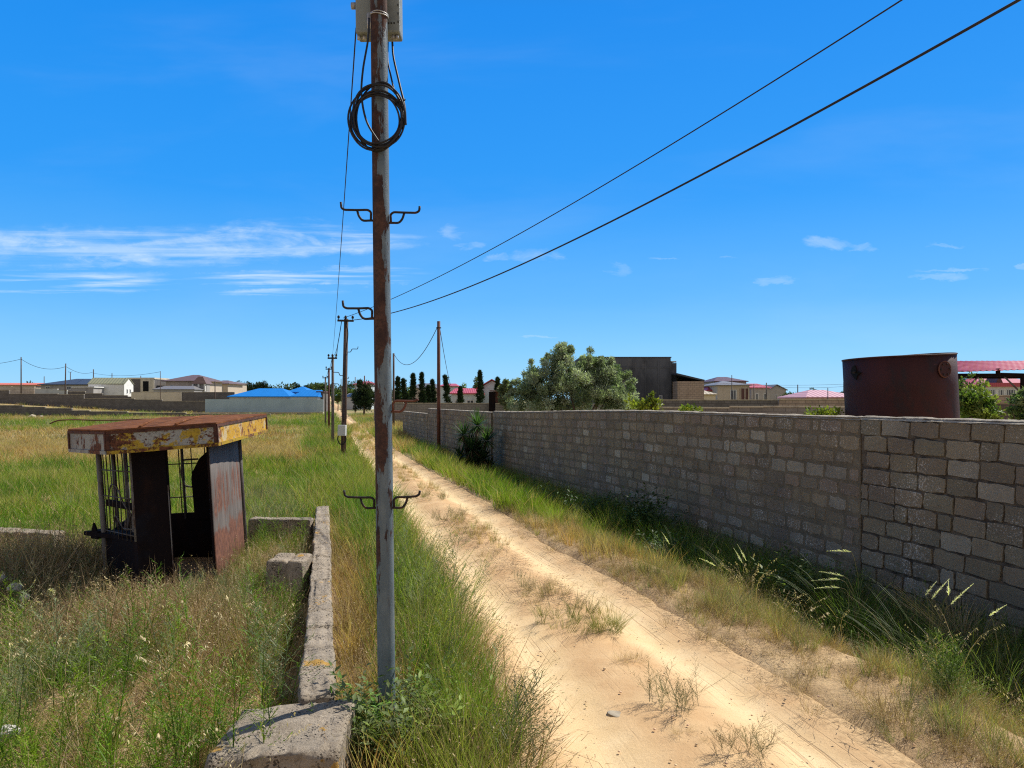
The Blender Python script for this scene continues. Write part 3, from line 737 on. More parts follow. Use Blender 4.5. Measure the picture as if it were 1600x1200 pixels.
def kpanel(name, a, b, z0, z1, mat, th=.012, off=0., sub=None):
    m = MB(); m.panel(a, b, z0, z1, th, off); return m.build(name, M[mat], sub or kio)
def kpost(a, r=.022, z0=0, z1=ZF0 + .04, mat='post', jx=0):
    m = MB(); m.tube([(a[0], a[1], z0), (a[0] + jx * .4, a[1], (z0 + z1) * .5), (a[0] + jx, a[1], z1)], r, 8); return m.build('corner_post', M[mat], kio)
def lerp2(a, b, t): return (a[0] + (b[0] - a[0]) * t, a[1] + (b[1] - a[1]) * t)
kpanel('lower_panel', B0, B1, -.1, .60, 'darkrust')
kpanel('door_panel', B1, B2, -.1, ZF0 + .05, 'darkrust', .02)
kpanel('door_lining', B2, lerp2(B2, B3, .06), -.1, ZF0 + .05, 'darkrust', .14, .021)
m = MB(); m.panel(lerp2(B2, B3, .01), lerp2(B2, B3, .035), .1, 1.15, .01, -.012); m.build('door_edge', M['post'], kio)
# right side: ribbed grey sheet, slightly bowed
m = MB(); a, b = Vector((*B3, 0)), Vector((*B4, 0)); d = (b - a); n = Vector((d.y, -d.x, 0)).normalized(); NS = 44
cols_ = []
for i in range(NS + 1):
    t = i / NS; p = a + d * t + n * (.012 * math.sin(t * 3.1) + .007 * abs(math.sin(t * math.pi * 5)))
    cols_.append([m.bm.verts.new((p.x, p.y, z)) for z in (-.1, .3, .7, 1.1, ZF0 + .06)])
for i in range(NS):
    for j in range(4):
        f = m.bm.faces.new((cols_[i][j], cols_[i + 1][j], cols_[i + 1][j + 1], cols_[i][j + 1])); f.smooth = True
sp_ = m.build('side_panel', M['sidepanel'], kio); s_ = sp_.modifiers.new('sheet', 'SOLIDIFY'); s_.thickness = .006
kpanel('door_jamb', lerp2(B3, B2, .0), lerp2(B3, B2, .06), -.1, ZF0 + .05, 'darkrust', -.03, -.002)
kpost((B0[0] - .0, B0[1]), .03, -.1, jx=-.005); kpost(lerp2(B0, B1, .98), .016, .6); kpost((B4[0] - .0, B4[1] + .03), .03, -.1, mat='polegrey'); kpost(B5, .026, -.1, mat='bars')
kpost(lerp2(B5, B0, .5), .024, -.1, mat='bars'); kpost(lerp2(B5, B4, .5), .018, .5, mat='bars')
# window grille on the chamfered front
m = MB()
for t in (.12, .22, .34, .46, .58, .72, .84): 
    q = lerp2(B0, B1, t); m.tube([(q[0], q[1], .58), (q[0] + .004, q[1], 1.05), (q[0], q[1], ZF0 + .02)], .0065, 6)
for z in (.64, 1.02, 1.3): m.tube([(*lerp2(B0, B1, .02), z), (*lerp2(B0, B1, .98), z + .01)], .007, 6)
m.tube(fillet([(*lerp2(B0, B1, .2), .98), (*lerp2(B0, B1, .32), 1.16), (*lerp2(B0, B1, .5), 1.14), (*lerp2(B0, B1, .66), .98), (*lerp2(B0, B1, .9), .86)], .05), .008, 6)
m.tube(fillet([(*lerp2(B0, B1, .3), .62), (*lerp2(B0, B1, .4), .84), (*lerp2(B0, B1, .62), .7), (*lerp2(B0, B1, .95), .72)], .05), .007, 6)
m.build('window_grille', M['bars'], kio)
m = MB(); q0, q1 = lerp2(B0, B1, .03), lerp2(B0, B1, .96); m.panel(q0, q1, .9, .97, .03, .03); m.build('grille_rail', M['darkrust'], kio)
m = MB(); m.hexa([(-.2, -.35, .35), (-.12, -.37, .35), (-.1, -.33, .35), (-.18, -.31, .35)], [(-.16, -.33, 1.38), (-.1, -.35, 1.3), (-.08, -.31, 1.3), (-.14, -.29, 1.38)]); m.build('loose_board', M['greyboard'], kio)
# sill shelf with a torn end sticking out on the left
m = MB(); s0, s1 = Vector((B0[0] - .27, B0[1] + .08, 0)), Vector((B1[0], B1[1] + .12, 0)); dd = (s1 - s0); nn = Vector((-dd.y, dd.x, 0)).normalized()
for (t0, t1, w_, z0, z1) in ((0, .12, .05, .555, .60), (.12, .24, .16, .53, .615), (.24, .98, .2, .555, .60)):
    p, q = s0 + dd * t0, s0 + dd * t1; pts = [p, q, q + nn * w_, p + nn * w_]
    m.hexa([(v.x, v.y, z0 + .02 * (1 - t0)) for v in pts], [(v.x, v.y, z1 + .02 * (1 - t0)) for v in pts])
p = s0 + dd * .13; m.hexa([(p.x, p.y, .62), (p.x + .07, p.y - .02, .62), (p.x + .07, p.y + .02, .62), (p.x, p.y + .04, .62)], [(p.x + .03, p.y, .72), (p.x + .045, p.y - .004, .71), (p.x + .05, p.y + .01, .71), (p.x + .03, p.y + .02, .72)])
m.build('counter_shelf', M['darkrust'], kio)
# back: solid parapet, open window with bars, torn sheet
kpanel('back_panel', B4, B5, -.1, .58, 'darkrust', -.012)
kpanel('left_panel', B5, B0, -.1, .56, 'darkrust', -.012)
m = MB()
for t in (.3, .42, .53, .63, .72, .8, .9): q = lerp2(B4, B5, t); m.tube([(q[0], q[1], .56), (q[0], q[1], ZF0 + .02)], .007, 6)
m.tube([(*lerp2(B4, B5, .25), 1.2), (*B5, 1.2)], .007, 6); m.tube([(*lerp2(B4, B5, .4), .78), (*B5, .78)], .007, 6)
m.tube(fillet([(*lerp2(B4, B5, .36), 1.25), (*lerp2(B4, B5, .5), 1.25), (*lerp2(B4, B5, .52), 1.1), (*lerp2(B4, B5, .5), .92), (*lerp2(B4, B5, .42), .9)], .05), .011, 6)
m.build('back_grille', M['bars'], kio)
# torn sheet: outline in the back plane
a, b = Vector((*B4, 0)), Vector((*B5, 0)); d = (b - a); off = Vector((0, -.03, 0))
m = MB(); out = [(0, .5), (0, 1.58), (.12, 1.55), (.2, 1.45), (.27, 1.34), (.34, 1.26), (.405, 1.1), (.42, 1.02), (.41, .5)]
m.hexa([tuple(a + d * t + off + Vector((0, 0, z))) for t, z in out][::-1], [tuple(a + d * t + off + Vector((0, -.008, z))) for t, z in out][::-1]); m.build('torn_sheet', M['darkrust'], kio)
# pale window strip in the side left post
rod = [P(78, 662, 8.6), P(86, 658.5, 8.6), P(95, 656.5, 8.62), P(118, 655.8, 8.7), P(150, 656.6, 8.8), P(190, 656.2, 9.0), P(232, 654.5, 9.2)]
m = MB(); m.tube(curve_pts(rod, 5), .0075, 6); o = m.build('bent_rod', M['polerust'], None, rod[0]); tag(o, 'bent rusty rod lying on the kiosk roof and poking out to the left', 'metal rod')

# ================================================================= rusty tank behind the wall
TY = 11.2; TC = Vector((XP(1417, TY), TY, 0)); TR = .5 * 156 / F * TY
tank = empty('metal_tank', TC, 'dark red-brown open steel tank standing behind the block wall', 'tank', rot=(0, R(-4), R(20)))
m = MB(); n = 72; H = 2.66; zs = [-.2, 1.0, 1.9, 2.2, H]
rings = []
for z in zs:
    rings.append([m.bm.verts.new((TR * (1 + .004 * math.sin(3 * a + z)) * math.cos(a), TR * 1.02 * math.sin(a), z + (.012 * math.sin(2 * a + 1) if z == H else 0))) for a in np.linspace(0, 2 * math.pi, n, endpoint=False)])
for i in range(len(zs) - 1):
    for k in range(n):
        f = m.bm.faces.new((rings[i][k], rings[i][(k + 1) % n], rings[i + 1][(k + 1) % n], rings[i + 1][k])); f.smooth = True
sh = m.build('shell', M['tank'], tank); s_ = sh.modifiers.new('plate', 'SOLIDIFY'); s_.thickness = .012; s_.offset = -1
m = MB(); m.tube([(TR * math.cos(a), TR * 1.02 * math.sin(a), H + .012 * math.sin(2 * a + 1)) for a in np.linspace(0, 2 * math.pi, 73)], .013, 6, cap=False); m.build('rim', M['tank'], tank)
inv = (Matrix.Translation(TC) @ Matrix.Rotation(R(20), 4, 'Z') @ Matrix.Rotation(R(-4), 4, 'Y')).inverted()
def surf(px, py):
    d_ = Vector(((px - CX) / F, 1, -(py - HY) / F)); o_ = Vector((0, 0, HC)); t = 8.0
    while t < 13:
        q = inv @ (o_ + d_ * t)
        if math.hypot(q.x, q.y / 1.02) < TR: return q
        t += .003
    return q
q = surf(1475, 577); nr = Vector((q.x, q.y, 0)).normalized(); tg = Vector((-nr.y, nr.x, 0)); up = Vector((0, 0, 1))
m = MB(); m.tube([q + nr * .012 + (tg * math.cos(a) + up * math.sin(a)) * .112 for a in np.linspace(0, 6.2832, 33)], .011, 6, cap=False)
fl = m.build('pipe_flange', M['polerust'], tank)
m = MB(); m.tube([q - nr * .02, q + nr * .02], .1, 24); m.build('flange_disc', M['tank'], fl)
for k in range(6):
    m = MB(); a = k * math.pi / 3; c_ = q + (tg * math.cos(a) + up * math.sin(a)) * .08; m.tube([c_ + nr * .015, c_ + nr * .034], .011, 6); m.build('bolt', M['hook'], fl)
q = surf(1336, 580); nr = Vector((q.x, q.y, 0)).normalized(); tg = Vector((-nr.y, nr.x, 0))
m = MB(); m.hexa([tuple(q + nr * .004 + tg * u + up * v) for u, v in ((-.08, -.02), (-.02, -.09), (.03, -.13), (.06, -.06), (.14, -.02), (.05, .0), (.02, .09), (-.04, .07))], [tuple(q + nr * .016 + tg * u + up * v) for u, v in ((-.08, -.02), (-.02, -.09), (.03, -.13), (.06, -.06), (.14, -.02), (.05, .0), (.02, .09), (-.04, .07))])
m.build('torn_outlet', M['black'], tank)
m = MB(); m.tube([q + nr * .01 + tg * .03, q + nr * .07 + tg * .05 - up * .02], .018, 8); m.build('pipe_stub', M['hook'], tank)
# ================================================================= poles and wires along the track
LG = 'utility poles along the left edge of the track'
def simple_pole(label, px, Y, ptop, dia, mat='polewood', group=None, arm=None, insul=0, hooks=(), leanx=0, cat='utility pole', taper=.8, z0=None):
    x = XP(px, Y); z = gz(x, Y) if z0 is None else z0; H = ZP(ptop, Y) - z
    e = empty('utility_pole', (x, Y, z), label, cat, group, rot=(0, leanx, 0))
    m = MB(); m.tube([(0, 0, -.3), (0, 0, H * .5), (0, 0, H)], [dia / 2, dia / 2 * (1 + taper) / 2, dia / 2 * taper], 14); m.build('shaft', M[mat], e)
    if arm:
        m = MB(); m.box(-arm / 2, arm / 2, -.03 - dia / 2, .03 - dia / 2, H - .1, H - .04); cr = m.build('crossarm', M['hook'], e)
        for s in np.linspace(-arm / 2 + .03, arm / 2 - .03, insul):
            m = MB(); m.tube([(s, -dia / 2, H - .04), (s, -dia / 2, H)], .012, 6); m.tube([(s, -dia / 2, H), (s, -dia / 2, H + .05), (s, -dia / 2, H + .09)], [.034, .042, .022], 8); m.build('insulator', M['hook'], cr)
    for (pz, s) in hooks:
        zz = ZP(pz, Y) - z; m = MB(); m.tube(fillet([(s * dia * .4, 0, zz - .1), (s * .16, 0, zz - .1), (s * .2, 0, zz), (s * .38, 0, zz), (s * .39, 0, zz + .08)], .03), .012, 5); m.build('hook', M['hook'], e)
    return e
pA = simple_pole('dark weathered pole with a grey meter box, nearest in the line left of the track', 536, 23, 498, .17, 'polewood', LG, arm=.5, insul=3, hooks=((582, -1), (545, 1), (600, -1)), leanx=.022)
m = MB(); zz = ZP(672, 22.9) - pA.location.z
m.box(-.13, .11, -.27, -.09, zz - .17, zz + .16); mb_ = m.build('meter_box', layered('meter_box_paint', (.5, .53, .53), [((.4, .42, .42), 8, .5, .7, U)], .5), pA, bevel=.01)
m = MB(); m.tube(fillet([(-.13, -.1, zz - .1), (-.17, -.1, zz - .3), (-.1, -.1, zz - .44), (.02, -.1, zz - .45), (.1, -.1, zz - .34), (.09, -.1, zz - .16)], .08), .018, 6); m.build('conduit', M['blackrubber'], mb_)
simple_pole('grey pole with a short crossarm, second in the line left of the track', 520, 28.75, 557, .125, 'polegrey', LG, arm=.36, insul=3, leanx=.0)
simple_pole('slim rusty pole, third in the line left of the track', 514, 44, 575, .13, 'polerust', LG, arm=.36, insul=2)
simple_pole('thin grey pole, fourth in the line left of the track beside the blue-grey fence', 508.5, 55, 589, .13, 'polegrey', LG, arm=.4, insul=2)
simple_pole('thin distant pole with a small crossarm behind the meter-box pole, right of the track', 541, 78, 590, .13, 'polewood', 'far poles at the end of the track', arm=.6, insul=2)
simple_pole('thin distant pole just left of the dark round juniper', 555, 100, 589, .13, 'polewood', 'far poles at the end of the track')
simple_pole('distant rusty pole rising behind the dark round juniper', 569.5, 108, 587, .2, 'polerust', 'far poles at the end of the track')
simple_pole('distant slim pole between the crossarm pole and the juniper', 533, 120, 592, .13, 'polegrey', 'far poles at the end of the track')
RG = 'bare posts on the right of the track'
p615 = simple_pole('dark bare pole half hidden behind the right edge of the foreground pole', 615, 52, 552, .17, 'polewood', RG)
p685 = simple_pole('bare rusty post on the right verge beside the yucca', 685.5, 32, 502, .165, 'polerust', RG, taper=.85, hooks=())
m = MB(); zz = ZP(512, 32) - p685.location.z; m.box(-.1, .1, -.1, .1, zz - .02, zz + .01); m.build('collar', M['hook'], p685)

def wire(label, a, b, sag, r, n=24, cat='overhead cable', group=None, name='overhead_cable', mat='wire', tend=1.0):
    a, b = Vector(a), Vector(b); m = MB(); pts = []
    for i in range(n + 1):
        t = tend * i / n; p = a + (b - a) * t; p.z -= 4 * sag * t * (1 - t); pts.append(p)
    m.tube(pts, r, 5); return tag(m.build(name, M[mat], None, a), label, cat, group)
def beyond(a, b, k): a, b = Vector(a), Vector(b); return a + (b - a) * k
CG = 'cables crossing the sky to the upper right'
# image-space targets lie on a straight span from the meter-box pole to a pole outside the frame on the right
tA = P(538, 498, 23)
wire('upper thin overhead cable running to the upper right', P(536, 497, 23), P(2040, -410, 4.6), .40, .0085, 90, group=CG, tend=1.9)
wire('lower thick overhead cable running to the upper right', P(541, 501, 23), P(1680, -50, 4.6), .48, .0115, 90, group=CG, tend=1.9)
wire('thin drop cable from the cabinet down to the far left pole line', onpole((-.168, .1, zb + .05)), P(519.5, 556, 28.75), .16, .0045, 30)
WGp = 'slack wires between the left-hand poles'
wire('slack wire from the meter-box pole down to the short-crossarm pole', P(534, 501, 23), P(521, 556, 28.75), .25, .008, group=WGp)
wire('wire from the short-crossarm pole to the slim rusty third pole', P(519, 557, 28.75), P(513, 575, 44), .2, .009, group=WGp)
wire('wire from the slim third pole to the thin fourth pole', P(513.5, 575, 44), P(508, 589, 55), .2, .011, group=WGp)
cable('service_cable', 'black service cable running down the meter-box pole', [P(539, 501, 22.9), P(543.5, 520, 22.9), P(541, 545, 22.88), P(538.5, 580, 22.88), P(537, 660, 22.85)], .017, 'blackrubber')
cable('service_cable', 'loose cable swinging from the top of the meter-box pole to its left side', [P(534, 500, 22.9), P(531, 520, 22.9), P(527.5, 540, 22.9), P(525.5, 556, 24), P(521, 560, 28.6)], .012, 'blackrubber')
wire('sagging wire between the half hidden pole and the rusty post', P(616, 554, 52), P(684, 510, 32), 1.15, .016, 30)
wire('thin slanting wire from the rusty post down to the pink house', P(687, 512, 32), P(707, 606, 86), .6, .016)

# ================================================================= far walls
M['darkblock'] = brick_mat('dark_grey_blockwork', (.13, .118, .11), (.17, .155, .145), (.09, .08, .075), .4, .2, .02)
M['greyblock'] = brick_mat('grey_blockwork', (.22, .2, .175), (.28, .25, .22), (.15, .135, .12), .4, .2, .016)
M['brownblock'] = brick_mat('brown_blockwork', (.33, .25, .19), (.4, .31, .24), (.2, .16, .13), .4, .2, .02)
M['paleblock'] = brick_mat('pale_blockwork', (.52, .42, .34), (.6, .5, .42), (.36, .28, .22), .6, .3, .03)
M['cream'] = white_mat('cream_render', (.62, .55, .42)); M['white'] = white_mat('white_render', (.74, .73, .69)); M['whitegrey'] = white_mat('pale_grey_render', (.5, .5, .49))
M['beige'] = white_mat('beige_render', (.5, .42, .33)); M['greywall'] = white_mat('grey_render', (.36, .34, .32)); M['bluewhite'] = white_mat('bluish_white_render', (.5, .56, .58))
def sheet_mat(name, c, per=.2, ax=0, rough=.45, dirty=.25):
    t = NT(name); tcn = t.n('ShaderNodeTexCoord'); s = t.n('ShaderNodeSeparateXYZ'); t.l(tcn.outputs['Object'], s.inputs[0])
    h = t.math('SINE', t.math('MULTIPLY', s.outputs[ax], 2 * math.pi / per)); rw = t.math('SINE', t.math('MULTIPLY', s.outputs[1 - ax], 2 * math.pi / .35))
    col = t.mix(t.ramp(h, -1, -.2, .45, 0), c, tuple(v * .55 for v in c))
    col = t.mix(t.ramp(t.noise(t.coords('Object'), .8, 5), .4, .75, 0, dirty), col, tuple(v * .6 for v in c))
    return t.finish(col, rough, t.math('ADD', h, t.math('MULTIPLY', rw, .3)), .5, .03)
M['blueroof'] = sheet_mat('blue_sheet_roof', (.01, .2, .62)); M['redroof'] = sheet_mat('red_sheet_roof', (.5, .085, .1)); M['pinkroof'] = sheet_mat('pink_faded_roof', (.56, .3, .32), .4)
M['orangeroof'] = sheet_mat('orange_roof', (.75, .2, .1)); M['slate'] = sheet_mat('slate_grey_roof', (.055, .06, .075)); M['brownroof'] = sheet_mat('brown_roof', (.17, .105, .085)); M['greyroof'] = sheet_mat('grey_roof', (.2, .19, .19))
M['oliveroof'] = sheet_mat('lichened_sheet_roof', (.27, .27, .17), .5); M['yellowroof'] = sheet_mat('straw_coloured_roof', (.5, .42, .28), .4); M['darkroof'] = sheet_mat('dark_red_roof', (.12, .05, .045))
M['bluefence'] = layered('blue_grey_sheet_fence', (.34, .44, .48), [((.29, .38, .42), .6, .4, .7, U)], .6, bump=None)
M['sootconcrete'] = layered('soot_stained_concrete', (.1, .105, .12), [((.05, .053, .062), .35, .42, .62, (1, 1, .5)), ((.15, .145, .145), .8, .55, .75, (1, 1, .6)), ((.3, .27, .24), .25, .66, .75, U)], .9, bump=(6, .3))
M['capstone'] = layered('pale_wall_cap', (.48, .42, .31), [((.3, .26, .2), 2, .45, .65, U)], .95)
def stepped_wall(name, label, tops, Y, pybase, mat, th=.25, group=None, capw=True, Y2=None, cat='wall', zb_=None):
    """tops: (px0, px1, py_top) steps, left to right; Y2: distance at the right end"""
    Y2 = Y2 or Y; p0, p1 = tops[0][0], tops[-1][1]
    def yy_(px): # distance along a straight plan line between the two ends
        A = Vector((XP(p0, Y), Y)); B = Vector((XP(p1, Y2), Y2)); k = (px - CX) / F
        den = (B.x - A.x) - k * (B.y - A.y)
        t = (k * A.y - A.x) / den if abs(den) > 1e-9 else 0
        return A.y + (B.y - A.y) * t
    A = Vector((XP(p0, Y), Y, 0)); B = Vector((XP(p1, Y2), Y2, 0)); L = (B - A).length; ang = math.atan2(B.y - A.y, B.x - A.x)
    zbase = zb_ if zb_ is not None else min(gz(A.x, A.y), gz(B.x, B.y), ZP(pybase, min(Y, Y2))) - .4
    o = None; m = MB(); mc = MB()
    for (a, b, t) in tops:
        ya, yb_ = yy_(a), yy_(b); ua = (Vector((XP(a, ya), ya, 0)) - A).length; ub = (Vector((XP(b, yb_), yb_, 0)) - A).length
        zt = ZP(t, .5 * (ya + yb_)) - zbase
        m.box(ua, ub, 0, th, 0, zt - .05)
        if capw: mc.box(ua, ub, -.03, th + .03, zt - .05, zt)
    o = m.build(name, M[mat], None, loc=(A.x, A.y, zbase), rot=(0, 0, ang)); tag(o, label, cat, group)
    if capw: mc.build('coping', M['capstone'], o)
    else: mc.bm.free()
    return o
FWG = 'boundary walls across the far field'
stepped_wall('boundary_wall', 'dark stepped block wall crossing the field, above the others on the left', [(-120, 14, 609.5), (14, 90, 615), (90, 131, 616), (131, 210, 622.5), (210, 253, 624), (253, 321, 626.5)], 112, 644, 'darkblock', group=FWG)
stepped_wall('boundary_wall', 'lower dark stepped wall in front of the tall stepped wall on the left', [(-120, 35, 633), (35, 70, 635.5), (70, 112, 637.5), (112, 140, 641), (140, 199, 642.5), (199, 290, 644.5), (290, 422, 646.5)], 88, 653, 'darkblock', group=FWG)
stepped_wall('boundary_wall', 'very low line of pale stones nearest in the field on the left', [(-120, 40, 655.5), (40, 90, 656.5), (90, 175, 657.5), (175, 330, 659), (330, 410, 659)], 77, 657.5, 'darkblock', group=FWG)
stepped_wall('boundary_wall', 'grey block wall at the foot of the blue-grey metal fence', [(300, 330, 644.5), (330, 498, 644)], 97, 656, 'greyblock', group=FWG)
stepped_wall('boundary_wall', 'short cream end pier of the wall under the metal fence', [(498.5, 505, 643.5)], 96.5, 656, 'cream', .5, group=FWG)
stepped_wall('boundary_wall', 'dark low foundation wall just before the fenced plot', [(412, 503, 657)], 84, 664, 'darkblock', group=FWG)
fn = stepped_wall('metal_fence', 'blue-grey sheet metal fence below the blue roofs', [(320.5, 505, 623.2)], 100, 646, 'bluefence', .1, capw=False, cat='fence')
stepped_wall('boundary_wall', 'patchy pink and pale block wall below the orange roof', [(-60, 18, 603.5), (18, 54, 604)], 134, 618, 'paleblock', group=FWG)
stepped_wall('boundary_wall', 'whitewashed wall beside the pink block wall', [(54.3, 90, 607), (90, 105, 609.5)], 133, 618, 'whitegrey', group=FWG)
stepped_wall('boundary_wall', 'dark wall below the dark grey roof and the small shed', [(105.5, 133, 611.5), (133, 160, 614.5), (160, 199, 617.5), (199, 246, 619.5)], 124, 626, 'darkblock', group=FWG)
stepped_wall('boundary_wall', 'long cream wall in front of the unfinished block house', [(205, 283, 612.5)], 122, 621, 'cream', group=FWG)
stepped_wall('boundary_wall', 'dark wall below the brown hip-roofed house', [(283.3, 366, 612.5)], 121, 626, 'darkblock', group=FWG)
# right side
BWG = 'boundary walls beyond the long block wall'
stepped_wall('boundary_wall', 'grey block wall in front of the row of cypresses', [(584, 630, 629), (630, 745, 629.5), (745, 764, 629.8)], 62, 650, 'greyblock', group=BWG)
stepped_wall('boundary_wall', 'grey block wall right of the dark gate pillar, under the olive tree', [(774, 796, 630), (796, 960, 631)], 61, 650, 'greyblock', group=BWG)
stepped_wall('boundary_wall', 'brown block wall below the beige houses', [(1030, 1217, 624.3)], 45, 640, 'darkblock', group=BWG)
stepped_wall('boundary_wall', 'pinkish brown wall below the faded pink roof', [(1217.3, 1420, 624)], 44.6, 640, 'brownblock', group=BWG)
stepped_wall('boundary_wall', 'grey block wall just beyond the near wall, left of the tank', [(1028, 1140, 636), (1140, 1193, 634.5), (1193, 1420, 634.5)], 28, 650, 'greyblock', Y2=24, group=BWG)
stepped_wall('boundary_wall', 'brown block wall under the red house beyond the canopy', [(1550, 1700, 617)], 34, 640, 'brownblock', group=BWG)
stepped_wall('boundary_wall', 'shadowed block wall among the shrubs right of the tank', [(1545, 1700, 629)], 27, 640, 'greyblock', group=BWG)
gt = empty('gate', (XP(769, 61.5), 61.5, gz(XP(769, 61.5), 61.5)), 'brown roofed gate with a dark pillar beside the cypresses', 'gate')
m = MB(); m.box(-.27, .27, -.2, .2, -.3, ZP(614, 61.5) + .05); m.build('gate_pillar', M['darkrust'], gt)
m = MB(); z0, z1 = ZP(627, 61.5), ZP(612.5, 61.5)
m.box(.28, .98, -.06, 0, 0, z1 - .02); m.build('gate_leaf', M['polerust'], gt)
m = MB(); m.box(-.2, 1.05, -.3, .3, z1, z1 + .1); m.build('gate_roof', M['brownroof'], gt)

# ================================================================= houses
def window(root, x0, x1, z0, z1, y=0.0, face='front', arch=False, mull=1):
    m = MB(); w_, h_ = x1 - x0, z1 - z0; t = min(.09, .16 * w_)
    def bx(a, b, c_, d_, o, dp):
        if face == 'front': m.box(a, b, y - o, y - o + dp, c_, d_)
        else: m.box(y + o - dp, y + o, a, b, c_, d_)
    bx(x0, x0 + t, z0, z1, .05, .05); bx(x1 - t, x1, z0, z1, .05, .05); bx(x0 + t + .001, x1 - t - .001, z0, z0 + t, .048, .048); bx(x0 + t + .001, x1 - t - .001, z1 - t, z1, .048, .048)
    for k in range(mull): xm = x0 + w_ * (k + 1) / (mull + 1); bx(xm - t * .35, xm + t * .35, z0 + t + .001, z1 - t - .001, .046, .046)
    f = m.build('window', M['frame'], root)
    m = MB()
    def bx2(a, b, c_, d_, o, dp):
        if face == 'front': m.box(a, b, y - o, y - o + dp, c_, d_)
        else: m.box(y + o - dp, y + o, a, b, c_, d_)
    bx2(x0 + t * .5, x1 - t * .5, z0 + t * .5, z1 - t * .5, .02, .03); m.build('pane', M['glass'], f); return f
def house(label, px0, px1, eave, ridge, Y, depth, wallm, roofm, kind='hip', rt=(.3, .7), over=.35, wins=(), rz=0, base=None, sidewins=(), cat='house', name='house', wallname='wall', fascia=None):
    x0 = XP(px0, Y); W = XP(px1, Y) - x0; zb_ = (gz(x0 + W / 2, Y) if base is None else ZP(base, Y)) - .3
    H = ZP(eave, Y) - zb_; HR = ZP(ridge, Y) - zb_
    e = empty(name, (x0, Y, zb_), label, cat, rot=(0, 0, rz))
    m = MB()
    if kind == 'gable_x': # gable ends left and right
        m.hexa([(0, 0, 0), (W, 0, 0), (W, depth, 0), (0, depth, 0)], [(0, 0, H), (W, 0, H), (W, depth, H), (0, depth, H)])
        for x_ in (0, W - .2): m.hexa([(x_, .01, H - .01), (x_ + .2, .01, H - .01), (x_ + .2, depth - .01, H - .01), (x_, depth - .01, H - .01)], [(x_, depth / 2 - .05, HR - .12), (x_ + .2, depth / 2 - .05, HR - .12), (x_ + .2, depth / 2 + .05, HR - .12), (x_, depth / 2 + .05, HR - .12)])
    elif kind == 'gable_y':
        m.hexa([(0, 0, 0), (W, 0, 0), (W, 0, H), (W * rt[0], 0, HR - .1), (0, 0, H)], [(0, depth, 0), (W, depth, 0), (W, depth, H), (W * rt[0], depth, HR - .1), (0, depth, H)])
    else: m.box(0, W, 0, depth, 0, H)
    m.build(wallname, M[wallm], e)
    if kind != 'flat':
        m = MB(); o = over
        if kind == 'hip':
            a, b = W * rt[0], W * rt[1]; q = [(-o, -o, H), (W + o, -o, H), (W + o, depth + o, H), (-o, depth + o, H)]
            vb = [m.bm.verts.new(p) for p in q]; ve = [m.bm.verts.new((p[0], p[1], H + .12)) for p in q]
            if b - a < .05: r_ = [m.bm.verts.new((a, depth / 2, HR))] * 2
            else: r_ = [m.bm.verts.new((a, depth / 2, HR)), m.bm.verts.new((b, depth / 2, HR))]
            m.bm.faces.new(vb[::-1])
            for i in range(4): m.bm.faces.new((vb[i], vb[(i + 1) % 4], ve[(i + 1) % 4], ve[i]))
            if r_[0] is r_[1]:
                for i in range(4): m.bm.faces.new((ve[i], ve[(i + 1) % 4], r_[0]))
            else:
                m.bm.faces.new((ve[0], ve[1], r_[1], r_[0])); m.bm.faces.new((ve[1], ve[2], r_[1])); m.bm.faces.new((ve[2], ve[3], r_[0], r_[1])); m.bm.faces.new((ve[3], ve[0], r_[0]))
        elif kind == 'gable_x':
            m.hexa([(-o, -o, H - .1), (W + o, -o, H - .1), (W + o, depth / 2, HR - .1), (-o, depth / 2, HR - .1)], [(-o, -o, H + .02), (W + o, -o, H + .02), (W + o, depth / 2, HR), (-o, depth / 2, HR)])
            m.hexa([(-o, depth / 2 + .004, HR - .1), (W + o, depth / 2 + .004, HR - .1), (W + o, depth + o, H - .1), (-o, depth + o, H - .1)], [(-o, depth / 2 + .004, HR), (W + o, depth / 2 + .004, HR), (W + o, depth + o, H + .02), (-o, depth + o, H + .02)])
        elif kind == 'gable_y':
            xr = W * rt[0]
            m.hexa([(-o, -o, H - .12), (xr, -o, HR - .02), (xr, depth + o, HR - .02), (-o, depth + o, H - .12)], [(-o, -o, H), (xr, -o, HR + .1), (xr, depth + o, HR + .1), (-o, depth + o, H)])
            m.hexa([(xr + .004, -o, HR - .02), (W + o, -o, H - .12), (W + o, depth + o, H - .12), (xr + .004, depth + o, HR - .02)], [(xr + .004, -o, HR + .1), (W + o, -o, H), (W + o, depth + o, H), (xr + .004, depth + o, HR + .1)])
        elif kind == 'shed': # slope down to the right
            m.hexa([(-o, -o, HR - .15), (W + o, -o, H - .02), (W + o, depth + o, H - .02), (-o, depth + o, HR - .15)], [(-o, -o, HR), (W + o, -o, H + .13), (W + o, depth + o, H + .13), (-o, depth + o, HR)])
        rf = m.build('roof', M[roofm], e)
    else:
        m = MB(); o = over; m.box(-o, W + o, -o, depth + o, H, HR); m.build('roof', M[roofm], e)
    for wd in wins:
        u0, u1, v0, v1 = wd[:4]; window(e, u0 * W, u1 * W, H * v0, H * v1, 0.0, mull=wd[4] if len(wd) > 4 else 1)
    for wd in sidewins:
        u0, u1, v0, v1 = wd[:4]; window(e, u0 * depth, u1 * depth, H * v0, H * v1, W, face='side', mull=0)
    return e, W, H, HR
house('long low building with a bright orange-red roof at the left edge', -45, 56, 602, 597.5, 150, 9, 'beige', 'orangeroof', 'hip', (.15, .9), cat='building')
house('low house with a dark slate-grey hip roof left of the white chapel-like house', 64, 137, 601.5, 590.5, 146, 12, 'greywall', 'slate', 'hip', (.38, .78), .5, wins=((.1, .2, .5, .85), (.55, .65, .5, .85)))
